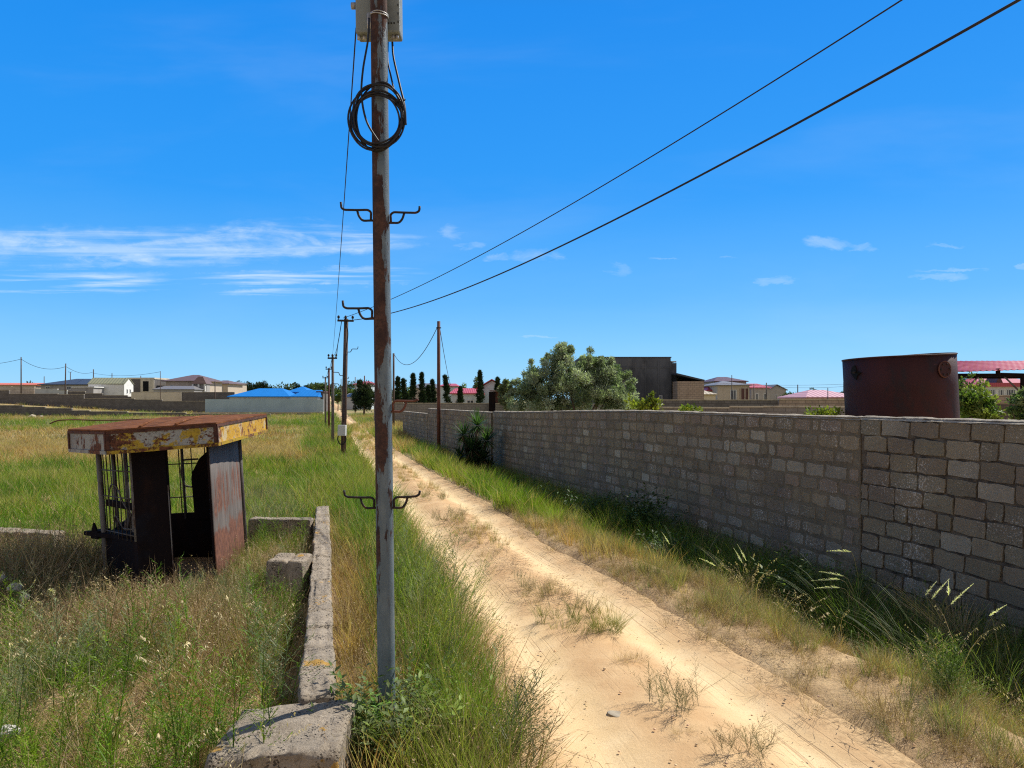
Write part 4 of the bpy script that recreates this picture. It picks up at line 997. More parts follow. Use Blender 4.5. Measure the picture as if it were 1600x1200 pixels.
house('white gabled house with two narrow windows in its end wall', 138, 191, 599.5, 589.5, 130, 4.2, 'white', 'oliveroof', 'gable_x', over=.12, rz=R(7), sidewins=((.25, .38, .28, .62), (.58, .71, .28, .62)), base=618)
house('small dark shed with a white flat roof edge before the white house', 114, 146, 605.5, 604, 127, 4, 'greywall', 'white', 'flat', over=.2, cat='shed', name='shed')
e, W, H, HR = house('unfinished grey block house with one big black opening', 199, 241, 592.5, 590, 140, 6, 'darkblock', 'cream', 'flat', over=.1, cat='unfinished house')
m = MB(); m.box(W * .5, W - .0, -.12, -.005, H * .1, H - .02); m.build('slab_frame', M['cream'], e)
m = MB(); m.box(W * .6, W * .8, -.2, -.125, H * .42, H * .9); m.build('opening', M['black'], e)
m = MB(); m.box(W * .54, W * .9, -.22, -.121, H * .3, H * .36); m.build('ledge', M['whitegrey'], e)
e, W, H, HR = house('two-storey house with a brown hip roof and a white balcony on its right', 259, 318, 596, 584.5, 142, 9, 'beige', 'brownroof', 'hip', (.45, .62), .6, wins=((.74, .82, .5, .85), (.12, .22, .55, .85)))
m = MB(); m.hexa([(W * .8, -2.2, H - .5), (W * 1.2, -2.2, H - .5), (W * 1.2, 1, H - .5), (W * .8, 1, H - .5)], [(W * .93, -1.2, H + .9), (W * 1.05, -1.2, H + .9), (W * 1.05, 0, H + .9), (W * .93, 0, H + .9)]); m.build('porch_roof', M['brownroof'], e)
for k, x in enumerate((.83, .98, 1.14)):
    m = MB(); m.box(W * x - .14, W * x + .14, -2.0, -1.7, 0, H - .52); m.build('column', M['white'], e)
m = MB(); m.box(W * .82, W * 1.17, -1.95, -1.85, H * .42, H * .58); m.build('balustrade', M['white'], e)
m = MB(); m.box(W * .82, W * 1.17, -1.6, -.02, 0, H - .55); m.build('porch_wall', M['greywall'], e)
house('low annex with a plain grey roof before the brown hip-roofed house', 240, 303, 609, 602.5, 136, 6, 'greywall', 'greyroof', 'hip', (.1, .82), .2, cat='annex')
house('distant brown-roofed house right of the white balcony', 328, 356, 600, 593.5, 165, 9, 'beige', 'brownroof', 'hip', (.3, .6), .5, wins=((.2, .32, .55, .85), (.6, .72, .55, .85)))
house('distant narrow house with a grey-brown roof before the dark pines', 352, 366, 599, 596, 170, 8, 'beige', 'greyroof', 'hip', (.3, .7), .3)
house('house with a broad bright blue trapezoid roof behind the metal fence', 358.5, 451, 620.5, 606, 112, 10, 'whitegrey', 'blueroof', 'hip', (.31, .72), .3)
house('house with the peaked bright blue roof, the smaller blue one', 455, 495.5, 620.5, 609, 106, 6, 'whitegrey', 'blueroof', 'hip', (.3, .98), .2)
house('back wing with a peaked blue roof between the two larger blue roofs', 449, 480, 613.5, 603, 118, 6, 'whitegrey', 'blueroof', 'hip', (.52, .52), .3)
house('dark flat-roofed hut right of the blue roofs', 496, 505, 613, 611.3, 108, 3, 'darkblock', 'darkroof', 'flat', over=.15, cat='hut', name='hut')
house('pale grey house at the far end of the track before the green trees', 541, 556, 620, 614, 150, 8, 'whitegrey', 'greyroof', 'gable_x', over=.3)
house('long grey-roofed house behind the cypresses on the left', 640, 690, 607, 598, 135, 8, 'beige', 'greyroof', 'hip', (.25, .7), .4)
house('distant house with a red roof just right of the rusty post', 688, 713, 604, 598.5, 125, 8, 'bluewhite', 'redroof', 'hip', (.15, .85), .3)
house('far house with a red roof peeking out above the round juniper', 554, 580, 601, 595, 150, 8, 'bluewhite', 'redroof', 'hip', (.3, .7), .3)
e, W, H, HR = house('house with a faded red gabled roof behind the cypresses', 745, 796, 609, 593.5, 84, 8, 'bluewhite', 'redroof', 'gable_y', (.46, .5), .35, wins=((.14, .3, .2, .55),))
house('lower red-roofed wing left of the red gabled house', 706, 752, 616, 606, 80, 5, 'bluewhite', 'redroof', 'hip', (.05, .7), .25, wins=((.5, .75, .45, .8), (.1, .25, .45, .8)))
# dark industrial block and its lean-to
e, W, H, HR = house('tall soot-dark concrete building behind the olive tree', 908, 1048, 559, 557.5, 70, 14, 'sootconcrete', 'slate', 'flat', over=.06, cat='industrial building', name='industrial_building')
m = MB(); m.box(W + .01, W + .62, .3, 12, 0, ZP(567, 70) + .3); m.build('side_bay', M['sootconcrete'], e)
m = MB(); m.box(W + .05, W + .58, .2, 10, ZP(565, 70) + .27, ZP(564, 70) + .3); m.tube([(W + .55, .25, ZP(567, 70) + .3), (W + .55, .25, ZP(563.5, 70) + .3)], .03, 6); m.build('handrail', M['galv'], e)
window(e, W * .865, W * .905, ZP(624, 70) + .3, ZP(618, 70) + .3, 0, mull=0)
m = MB()
for x in np.linspace(W * .3, W, 6): m.box(x - .06, x + .06, -.05, -.003, 0, H - .3)
m.build('pilaster', M['sootconcrete'], e)
m = MB(); m.box(W * .02, W * .99, -.045, -.004, H - .95, H - .85); m.build('ledge', M['sootconcrete'], e)
house('block lean-to with a sloping roof against the dark building', 1058.5, 1100, 595.5, 583, 68, 9, 'brownblock', 'slate', 'shed', over=.05, cat='outbuilding', name='outbuilding')
house('small straw-coloured pyramid roof right of the lean-to', 1099, 1118, 617.5, 607.5, 80, 5, 'cream', 'yellowroof', 'hip', (.1, .1), .2, cat='outbuilding', name='outbuilding')
e, W, H, HR = house('beige two-storey house with a grey-pink hip roof and a shaded balcony', 1121, 1171, 602.5, 594, 110, 9, 'beige', 'greyroof', 'hip', (.42, .46), .35, wins=((.4, .6, .48, .86, 3), (.44, .56, .12, .34)))
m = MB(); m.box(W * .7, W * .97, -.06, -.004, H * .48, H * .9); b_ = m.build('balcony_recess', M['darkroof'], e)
for x in (.71, .84, .95): m = MB(); m.box(W * x, W * x + .12, -.14, -.065, H * .4, H * .92); m.build('column', M['beige'], e)
m = MB(); m.box(W * .69, W * .98, -.25, -.141, H * .4, H * .48); m.build('balustrade', M['whitegrey'], e)
house('dark-roofed taller house rising behind the beige two-storey house', 1117, 1166, 596.5, 587.5, 122, 10, 'greywall', 'darkroof', 'hip', (.35, .65), .3)
house('pink-roofed wing at the left of the beige two-storey house', 1106, 1122, 611, 600.5, 113, 6, 'beige', 'redroof', 'hip', (.7, .98), .3)
house('house with a pink-red roof right of the beige two-storey house', 1174, 1203, 606.5, 598.5, 118, 8, 'greywall', 'redroof', 'hip', (.12, .75), .3, wins=((.2, .4, .4, .8), (.65, .8, .4, .8)))
house('grey gabled house with small windows at the end of the pink-roofed row', 1203, 1228, 609, 601.5, 122, 8, 'greywall', 'greyroof', 'gable_y', (.42, .5), .25, wins=((.35, .45, .5, .8), (.62, .72, .5, .8), (.8, .9, .5, .8)))
house('low house with a large faded pink pyramid roof left of the tank', 1262, 1345, 622.5, 608.5, 60, 6, 'cream', 'pinkroof', 'hip', (.3, .6), .25)
e, W, H, HR = house('red-roofed house with white-framed windows beyond the canopy', 1541, 1640, 604, 588, 70, 9, 'white', 'redroof', 'hip', (.25, .9), .25, wins=((.03, .15, .32, .93, 3), (.19, .28, .32, .93, 2), (.31, .46, .32, .93, 3), (.52, .62, .32, .93, 2), (.7, .85, .32, .93, 3)))
m = MB(); m.box(-.3, W + .3, -.34, -.26, H - .02, H + .35); m.build('fascia', M['redroof'], e)
m = MB(); x = W * .2; m.hexa([(x - .32, -.1, H + .36), (x + .32, -.1, H + .36), (x + .32, 1.6, H + .36), (x - .32, 1.6, H + .36)], [(x - .02, -.1, H + 1.05), (x + .02, -.1, H + 1.05), (x + .02, 1.6, H + 1.05), (x - .02, 1.6, H + 1.05)]); m.build('dormer', M['darkroof'], e)
# canopy on steel frame
CY = 24.5; ce = empty('canopy', (XP(1505, CY), CY, 0), 'open steel canopy with a red corrugated roof right of the tank', 'canopy', rot=(0, 0, R(-3)))
zc0, zc1 = ZP(581.5, CY), ZP(566, CY + 4.2)
m = MB(); n = 150; Lc = 7.0; fr, bk = [], []
for i in range(n + 1):
    x = -.25 + Lc * i / n; c_ = .016 * math.sin(i * 1.5)
    rise = .34 * float(sstep(-.3, 1.6, x)); fr.append(m.bm.verts.new((x, -.3, zc0 + .02 + c_ + .1 * min(1, max(0, x) / 3)))); bk.append(m.bm.verts.new((x + .05, 4.2, zc1 - .3 + rise + c_)))
for i in range(n): m.bm.faces.new((fr[i], fr[i + 1], bk[i + 1], bk[i]))
rf = m.build('roof', M['redroof'], ce); s_ = rf.modifiers.new('sheet', 'SOLIDIFY'); s_.thickness = .01
zbm = ZP(586.5, CY)
m = MB(); m.box(-.2, 6.8, -.05, .05, zbm - .05, zbm + .06); m.box(-.2, 6.8, 3.9, 4.0, zbm - .0, zbm + .1); m.build('beam', M['darkrust'], ce)
for x in (-.1, 1.92, 5.4):
    m = MB(); m.box(x - .06, x + .06, -.049, .049, -.3, zbm - .052); m.build('post', M['darkrust'], ce)
    m = MB(); m.tube([(x + .02, 0, zbm - .62), (x + .6, 0, zbm - .04)], .03, 6); m.tube([(x - .02, 0, zbm - .62), (x - .6, 0, zbm - .04)], .03, 6); m.build('brace', M['polegrey'], ce)
for x in (1.12, 3.6): m = MB(); m.box(x - .05, x + .05, -.048, .048, zbm + .062, zc0 + .12); m.build('strut', M['darkrust'], ce)
m = MB(); m.tube([(-.1, .0, zbm), (1.2, 3.9, zbm + .1)], .03, 6); m.tube([(1.1, 0, zbm + .06), (6.7, 3.9, zbm + .1)], .03, 6); m.build('rafter', M['polegrey'], ce)

# ================================================================= far poles on the skyline
FG = 'thin poles on the left skyline'
FP = [(33, 120, 558, .2, 'tall dark pole above the orange roof'), (101.5, 118, 568, .2, 'tall leaning pole before the dark slate roof'), (69, 190, 588, .2, 'short distant pole between the two tall left poles'), (110, 185, 581, .2, 'distant pole with a small crossarm above the slate roof'),
      (146, 160, 577, .22, 'dark pole rising behind the white gabled house'), (175, 170, 583, .2, 'thin pole above the roof of the white gabled house'), (220, 170, 587, .2, 'thin pole above the unfinished block house'), (250.5, 115, 580, .11, 'very thin lamp-like mast left of the brown hip roof'), (336, 118, 595, .18, 'short pole right of the white balcony')]
for (px, Y, t, d, lb) in FP:
    simple_pole(lb, px, Y, t, d, 'polewood', FG, arm=.9 if px == 110 else None, insul=2 if px == 110 else 0, leanx=.02 if px == 101.5 else 0)
SW = 'skyline wires on the left'
wire('skyline wire leaving the left edge to the tall dark pole', P(-60, 570, 125), P(33, 561, 120), .4, .03, group=SW)
wire('skyline wire sagging between the two tall left poles', P(33, 561, 120), P(102, 573, 118), .9, .03, group=SW)
wire('skyline wire from the leaning pole to the pole behind the white house', P(102, 572, 118), P(146, 581, 160), .7, .03, group=SW)
wire('long faint skyline wire from the white house to the thin mast', P(146, 583, 160), P(250, 581, 115), .6, .025, group=SW)
FR = 'thin poles on the right skyline'
for (px, Y, t, d, lb) in [(1143.5, 100, 586, .13, 'thin pole in front of the beige two-storey house'), (1178, 110, 600, .15, 'short pole left of the pink-red roof'), (1197.5, 105, 598, .18, 'pale pole in front of the pink-red roofed house'), (1246.5, 100, 601, .16, 'thin pole between the grey gable and the faded pink roof'), (1293.5, 52, 606, .07, 'slim rod in front of the faded pink roof'), (1318, 120, 597, .12, 'distant mast just left of the tank'), (1530, 60, 590, .12, 'slim pole between the tank and the red house')]:
    simple_pole(lb, px, Y, t, d, 'polegrey', FR)
SR = 'skyline wires on the right'
wire('upper skyline wire above the pink roofs', P(1100, 597, 108), P(1325, 600, 105), .3, .018, group=SR)
wire('lower skyline wire above the pink roofs', P(1178, 602, 110), P(1325, 603.5, 105), .3, .018, group=SR)
# ================================================================= plant templates (triangles, per-vertex tone)
class Tpl:
    """plant template: verts, tris, colour multiplier and a fixed colour mixed in by weight"""
    def __init__(s): s.v = []; s.t = []; s.c = []; s.w = []
    def ribbon(s, pts, wid, side, tone=1., fix=None, tipw=.0):
        n = len(pts); o = len(s.v)
        for i, p in enumerate(pts):
            ww = (wid[i] if isinstance(wid, (list, tuple)) else wid * (1 - (i / (n - 1)) ** 2 * (1 - tipw))) * .5
            tn = tone[i] if isinstance(tone, (list, tuple)) else tone
            last = i == n - 1 and ww < 1e-4
            q = [p] if last else [(p[0] - side[0] * ww, p[1] - side[1] * ww, p[2] - side[2] * ww), (p[0] + side[0] * ww, p[1] + side[1] * ww, p[2] + side[2] * ww)]
            for r in q: s.v.append(r); s.c.append((tn,) * 3 if fix is None else tuple(f * tn for f in fix)); s.w.append(0. if fix is None else 1.)
        for i in range(n - 1):
            a = o + 2 * i
            if i == n - 2 and len(s.v) - o == 2 * n - 1: s.t.append((a, a + 1, a + 2))
            else: s.t += [(a, a + 1, a + 3), (a, a + 3, a + 2)]
    def leaf(s, p, d, up, L, W, tone=1., fix=None, fold=.15):
        """pointed leaf of four triangles, folded along its middle"""
        p, d, up = Vector(p), Vector(d).normalized(), Vector(up); sd = d.cross(up)
        if sd.length < 1e-4: sd = d.cross(Vector((1, 0, .1)))
        sd.normalize(); nu = sd.cross(d); o = len(s.v); m = p + d * L * .45
        for q in (p, m + sd * W * .5 + nu * W * fold, p + d * L - nu * L * .08, m - sd * W * .5 + nu * W * fold, m - nu * .0):
            s.v.append(tuple(q)); s.c.append((tone,) * 3 if fix is None else tuple(f * tone for f in fix)); s.w.append(0. if fix is None else 1.)
        s.t += [(o, o + 1, o + 4), (o + 1, o + 2, o + 4), (o + 2, o + 3, o + 4), (o + 3, o, o + 4)]
    def arr(s): return (np.array(s.v, np.float32), np.array(s.t, np.int32), np.array(s.c, np.float32), np.array(s.w, np.float32))
TW = 2 * math.pi
STRAW = (.46, .34, .17); PALE = (.6, .5, .3); BROWN = (.2, .13, .075)
def t_tuft(r, n=26, h=(.25, .6), wd=.006, spread=.1, lean=.35, seg=3):
    T = Tpl()
    for k in range(n):
        a = r.random() * TW; rr = spread * math.sqrt(r.random()); x, y = rr * math.cos(a), rr * math.sin(a)
        b = a + r.gauss(0, .7); H = r.uniform(*h); ln = r.uniform(.05, lean) * H; cv = r.uniform(0, .5) * H
        pts = []
        for i in range(seg + 1):
            t = i / seg; d = ln * t + cv * t * t; pts.append((x + d * math.cos(b), y + d * math.sin(b), H * (t - .18 * t * t * (cv / H))))
        f = r.random() * TW; tn = r.uniform(.7, 1.25)
        dry = r.random() < .1
        T.ribbon(pts, wd * r.uniform(.6, 1.3), (math.cos(f), math.sin(f), 0), [tn * .8, tn, tn * 1.1, tn * 1.15][:seg + 1] if seg == 3 else tn, STRAW if dry else None)
    return T.arr()
def t_feather(r, h=.7, nb=20, leaf=.034, stemw=.008, spread=.32, up=.55, fixstem=None):
    T = Tpl(); bx, by = r.gauss(0, .08) * h, r.gauss(0, .08) * h
    def st(t): return Vector((bx * t * t, by * t * t, h * t))
    f = r.random() * TW
    for q in (0, 1.57): T.ribbon([tuple(st(t)) for t in (0, .35, .7, 1)], stemw, (math.cos(f + q), math.sin(f + q), 0), .75, fixstem)
    for k in range(nb):
        t = .12 + .86 * (k + r.random()) / nb; a = r.random() * TW; L = (1.05 - t) * spread * h * r.uniform(.6, 1.2) + .04
        p = st(t); d = Vector((math.cos(a), math.sin(a), up + r.uniform(-.2, .35))).normalized()
        e = p + d * L; mid = p + d * L * .55 + Vector((0, 0, -.02 * L)); e.z += .12 * L
        sd = Vector((-math.sin(a), math.cos(a), 0))
        T.ribbon([tuple(p), tuple(mid), tuple(e)], .005, sd, .9, fixstem)
        nl = max(3, int(L / .022))
        for j in range(nl):
            u = (j + .6) / nl; q = p + (mid - p) * min(1, u * 2) + (e - mid) * max(0, u * 2 - 1)
            b = a + r.choice((-1, 1)) * r.uniform(.4, 1.1); dd = Vector((math.cos(b), math.sin(b), r.uniform(.2, 1.0)))
            L2 = leaf * r.uniform(.6, 1.3); tip = q + dd.normalized() * L2; s2 = dd.cross(Vector((r.random(), r.random(), .3))).normalized()
            T.ribbon([tuple(q), tuple(tip)], [.0062, .0], s2, r.uniform(.75, 1.35))
    return T.arr()
def t_oat(r, n=6, h=(.45, .8)):
    T = Tpl()
    for k in range(n):
        a = r.random() * TW; rr = .08 * r.random(); x, y = rr * math.cos(a), rr * math.sin(a); b = r.random() * TW; H = r.uniform(*h)
        pts = [Vector((x + H * (.1 * t + .3 * t ** 3) * math.cos(b), y + H * (.1 * t + .3 * t ** 3) * math.sin(b), H * (t - .1 * t ** 4))) for t in (0, .3, .6, .85, 1)]
        f = r.random() * TW; T.ribbon([tuple(p) for p in pts], .0045, (math.cos(f), math.sin(f), 0), 1., STRAW)
        for j in range(11):
            u = .55 + .45 * j / 10; i = 2 if u < .6 else 3; i = min(3, int(u * 4.4)); q = pts[i].lerp(pts[min(4, i + 1)], r.random())
            d = Vector((r.gauss(0, .5) + math.cos(b) * .5, r.gauss(0, .5) + math.sin(b) * .5, -r.uniform(.3, 1.)))
            T.leaf(q, d, (r.random(), r.random(), .5), r.uniform(.02, .036), .008, r.uniform(.85, 1.25), PALE)
    return T.arr()
def t_tangle(r, n=60, rad=.26, h=.3, wd=.0035, fixes=((.4, .29, .15), (.3, .2, .11), (.5, .4, .24), (.24, .15, .085))):
    T = Tpl()
    for k in range(n):
        a = r.random() * TW; rr = rad * math.sqrt(r.random()) * .6; p = Vector((rr * math.cos(a), rr * math.sin(a), 0)); b = a + r.gauss(0, .9); L = r.uniform(.4, 1.) * h * 1.5
        el = r.uniform(.3, 1.4); pts = [p]
        for i in range(3):
            d = Vector((math.cos(b) * math.cos(el), math.sin(b) * math.cos(el), math.sin(el))); pts.append(pts[-1] + d * L / 3); b += r.gauss(0, .4); el += r.gauss(-.15, .3)
        f = r.random() * TW; T.ribbon([tuple(q) for q in pts], wd * r.uniform(.6, 1.4), (math.cos(f), math.sin(f), .2), r.uniform(.7, 1.3), r.choice(fixes))
        if r.random() < .5:
            for j in range(2): T.leaf(pts[2].lerp(pts[3], r.random()), (r.gauss(0, 1), r.gauss(0, 1), r.random()), (0, 0, 1), .018, .006, r.uniform(.8, 1.2), r.choice(fixes))
    return T.arr()
def t_leafy(r, h=.5, stems=5, nl=16, L=.06, W=.017, spread=.35, droop=0., tip=.5):
    T = Tpl()
    for k in range(stems):
        a = r.random() * TW; ln = r.uniform(.1, 1.) * spread; H = h * r.uniform(.65, 1.)
        def st(t): return Vector((ln * t ** 1.4 * math.cos(a), ln * t ** 1.4 * math.sin(a), H * t))
        f = r.random() * TW; T.ribbon([tuple(st(t)) for t in (0, .35, .7, 1)], .007, (math.cos(f), math.sin(f), 0), .8)
        for j in range(nl):
            t = .12 + .88 * (j + r.random() * .5) / nl; b = j * 2.4 + r.random(); q = st(t); l = L * (1.1 - tip * t) * r.uniform(.7, 1.25)
            T.leaf(q, (math.cos(b), math.sin(b), r.uniform(.1, .9) - droop), (r.gauss(0, .3), r.gauss(0, .3), 1), l, W * l / L * r.uniform(.8, 1.2), r.uniform(.65, 1.4))
    return T.arr()
class Pile:
    """places transformed templates into one mesh"""
    def __init__(s): s.V = []; s.T = []; s.C = []; s.n = 0
    def add(s, tpl, pos, scale, rot, col, zs=None, tilt=None, jit=.12):
        v, t, c, w = tpl; N = len(pos)
        if N == 0: return
        pos = np.asarray(pos, np.float32); scale = np.asarray(scale, np.float32); rot = np.asarray(rot, np.float32); col = np.asarray(col, np.float32)
        zs = scale if zs is None else np.asarray(zs, np.float32)
        cs, sn = np.cos(rot)[:, None], np.sin(rot)[:, None]
        x = (v[None, :, 0] * cs - v[None, :, 1] * sn) * scale[:, None]; y = (v[None, :, 0] * sn + v[None, :, 1] * cs) * scale[:, None]; z = v[None, :, 2] * zs[:, None]
        if tilt is not None: x = x + z * tilt[:, 0:1]; y = y + z * tilt[:, 1:2]
        V = np.stack([x + pos[:, 0:1], y + pos[:, 1:2], z + pos[:, 2:3]], -1).reshape(-1, 3)
        C = c[None] * (col[:, None, :] * (1 - w)[None, :, None] + w[None, :, None] * (1 + (col.sum(1)[:, None, None] * 0)))
        s.V.append(V.astype(np.float32)); s.C.append(C.reshape(-1, 3).astype(np.float32))
        s.T.append((t[None] + (np.arange(N) * len(v))[:, None, None] + s.n).reshape(-1, 3)); s.n += N * len(v)
    def obj(s, name, mat, parent=None, loc=(0, 0, 0)):
        if not s.V: return None
        V = np.concatenate(s.V) - np.array(loc, np.float32)
        return link(name, fast_mesh(name, V, np.concatenate(s.T), np.concatenate(s.C), [M[mat]]), parent, (0, 0, 0) if parent is not None else loc)
G1 = np.array((.1, .19, .014)); G2 = np.array((.165, .25, .02)); G3 = np.array((.23, .26, .05)); G4 = np.array((.06, .105, .022)); GS = np.array((.2, .23, .12)); TAN = np.array((.42, .31, .15)); ORG = np.array((.4, .25, .1)); BRN = np.array((.26, .18, .1))
rr_ = random.Random(21)
TU = [t_tuft(rr_) for _ in range(6)]
TULO = [t_tuft(rr_, 18, (.3, .6), .012, .16, .45, 2) for _ in range(5)]
TUFAR = [t_tuft(rr_, 14, (.3, .6), .03, .4, .5, 2) for _ in range(4)]
FE = [t_feather(rr_, rr_.uniform(.6, .9), 22) for _ in range(6)]
FEF = [t_feather(rr_, .8, 26, .04, .005, .4, .8) for _ in range(4)]
OA = [t_oat(rr_) for _ in range(4)]
TA = [t_tangle(rr_) for _ in range(5)]
LE = [t_leafy(rr_, .35, 4, 12, .045, .014) for _ in range(4)]
TALL = [t_tuft(rr_, 22, (.5, .95), .0055, .09, .3) for _ in range(4)]
def pick(pile, tpls, pos, sc, col, zs=None, tilt=None):
    N = len(pos)
    if N == 0: return
    ids = rng.integers(0, len(tpls), N)
    for k, t in enumerate(tpls):
        m = ids == k
        pile.add(t, pos[m], sc[m], rng.random(m.sum()) * TW, col[m], None if zs is None else zs[m], None if tilt is None else tilt[m])
def pts_in(y0, y1, dens, x0, x1):
    """random ground points with x between two functions of y"""
    ys = np.linspace(y0, y1, 60); wmax = max(float(np.max(x1(ys) - x0(ys))), .01)
    xa = float(np.min(x0(ys))); xb = float(np.max(x1(ys)))
    n = int(dens * (y1 - y0) * (xb - xa)); y = rng.uniform(y0, y1, n); x = rng.uniform(xa, xb, n)
    k = (x > x0(y)) & (x < x1(y)); return x[k], y[k]
def P3(x, y): return np.stack([x, y, base_z(x, y)], -1)
def mixc(a, b, t): t = np.clip(t, 0, 1)[:, None]; return a * (1 - t) + b * t
def jitc(c, j=.18): return c * (1 + (rng.random((len(c), 1)) - .5) * 2 * j) * (1 + (rng.random((len(c), 3)) - .5) * j * .6)
def fr_l(y): return -.735 * y - .3
def kiosk_clear(x, y):
    """points outside the kiosk footprint"""
    px_, py_ = x - KR.x, y - KR.y; ins = np.ones(len(x), bool); poly = [B0, B1, B2, B3, B4, B5]
    for a, b in zip(poly, poly[1:] + poly[:1]): ins &= ((b[0] - a[0]) * (py_ - a[1]) - (b[1] - a[1]) * (px_ - a[0])) > -.05
    return ~ins
def gauss(x, y, cx, cy, rx, ry): return np.exp(-((x - cx) / rx) ** 2 - ((y - cy) / ry) ** 2)
def hfac(x, y): return 1 - .86 * gauss(x, y, -3.75, 6.95, 1.2, .75) - .6 * gauss(x, y, -6.9, 8.7, 1.6, .7) - .4 * gauss(x, y, -2.9, 8.3, .4, 1.0)
def field_dry(x, y):
    """0 green .. 1 dry, in patches"""
    n = N1.fbm(x * .22 + 3, y * .33 + 7, 4) * 1.5 - .52
    n = n + .4 * sstep(12, 20, y) + (N4.fbm(x * .09, y * .3, 3) - .5) * 1.2 * sstep(12, 20, y)
    n = n + .85 * gauss(x, y, -3.2, 6.5, .7, .6) + .6 * gauss(x, y, -4.6, 5.6, .5, .4) + .5 * gauss(x, y, -2.5, 4.6, .4, .3) - .5 * gauss(x, y, -4.6, 6.5, .9, .8) - .3 * gauss(x, y, -3, 4.9, 1, .7) + .55 * gauss(x, y, -6.1, 8.6, 1.2, .9) + .35 * gauss(x, y, -2.2, 5.6, .4, .8)
    n = n - .9 * gauss(x, y, -11, 17, 9, 4.5) - .5 * gauss(x, y, -2.6, 13.5, 2.5, 4) + .75 * gauss(x, y, -16, 27, 14, 4) + .5 * gauss(x, y, -6, 26, 4, 3) + .6 * gauss(x, y, -30, 42, 20, 5) - .8 * gauss(x, y, -30, 60, 30, 9) + .4 * gauss(x, y, -40, 75, 25, 6)
    return n
# ================================================================= left field
field = Pile(); dry = Pile()
def field_band(y0, y1, dens, tpl, sc, xr=None, hs=(.8, 1.2)):
    x, y = pts_in(y0, y1, dens, fr_l, xr or (lambda q: np.minimum(lowX(q) - .22, roadL(q) - .1)))
    k = kiosk_clear(x, y); x, y = x[k], y[k]
    d = field_dry(x, y) + rng.normal(0, .16, len(x))
    gtone = N2.fbm(x * .7, y * .7, 3)
    g = np.where((gtone < .45)[:, None], G1, np.where((gtone < .58)[:, None], G2, G3))
    sil = (N3.fbm(x * .5 + 9, y * .5, 2) > .68)[:, None]; g = np.where(sil, GS, g)
    t = np.where((N4(x * 1.1, y * 1.1) > .6)[:, None], ORG, TAN)
    g = g * (1 + .35 * sstep(9, 5, y) * (N3.fbm(x * 1.2, y * 1.2, 2) > .5))[:, None]
    c = jitc(g * (1 - sstep(.46, .68, d)[:, None]) + t * sstep(.46, .68, d)[:, None])
    s = rng.uniform(*hs, len(x)) * sc; zsc = s * (1 - .25 * sstep(.4, .7, d)) * (.75 + .5 * N2.fbm(x * .4 + 5, y * .4, 2)) * hfac(x, y)
    pick(field, tpl, P3(x, y), s, c, zsc, rng.normal(0, .1, (len(x), 2)))
nr = lambda q: lowX(q) - .2
field_band(3.2, 6.2, 105, TU, .5, nr, (.5, 1.2)); field_band(6.2, 11.5, 75, TU, .55, nr, (.55, 1.15))
field_band(11.5, 20, 30, TULO, .72); field_band(20, 34, 13, TULO, .9); field_band(34, 55, 3.2, TUFAR, .8); field_band(55, 84, 2.0, TUFAR, .85)
field_band(84, 112, .5, TUFAR, 1.0)
# feathery weeds, oats and dry tangles of the near field
x, y = pts_in(3.1, 11, 34, fr_l, nr); k = kiosk_clear(x, y) & (field_dry(x, y) < .62); x, y = x[k], y[k]
c = jitc(np.where((N3.fbm(x * .6, y * .6, 2) > .6)[:, None], GS, np.where(rng.random((len(x), 1)) < .5, G1, G2)), .25)
pick(field, FE, P3(x, y), rng.uniform(.5, .95, len(x)) * np.where(y < 6, 1.05, .8) * hfac(x, y), c, None, rng.normal(0, .14, (len(x), 2)))
x, y = pts_in(3.1, 7.5, 4, lambda q: fr_l(q), lambda q: nr(q)); k = kiosk_clear(x, y); x, y = x[k], y[k]
pick(dry, OA, P3(x, y), rng.uniform(.55, .9, len(x)) * hfac(x, y), np.ones((len(x), 3)), None, rng.normal(0, .15, (len(x), 2)))
x, y = pts_in(3.1, 12, 15, fr_l, nr); k = kiosk_clear(x, y) & (field_dry(x, y) > .48); x, y = x[k], y[k]
pick(dry, TA, P3(x, y), rng.uniform(.7, 1.3, len(x)), np.ones((len(x), 3)), None, rng.normal(0, .1, (len(x), 2)))
x, y = pts_in(3.1, 9, 14, fr_l, nr); k = kiosk_clear(x, y) & (N1.fbm(x * .9 + 30, y * .9, 2) > .5); x, y = x[k], y[k]
pick(field, LE, P3(x, y), rng.uniform(.5, 1.1, len(x)) * hfac(x, y), jitc(np.where(rng.random((len(x), 1)) < .5, G2, GS), .3), None, rng.normal(0, .2, (len(x), 2)))
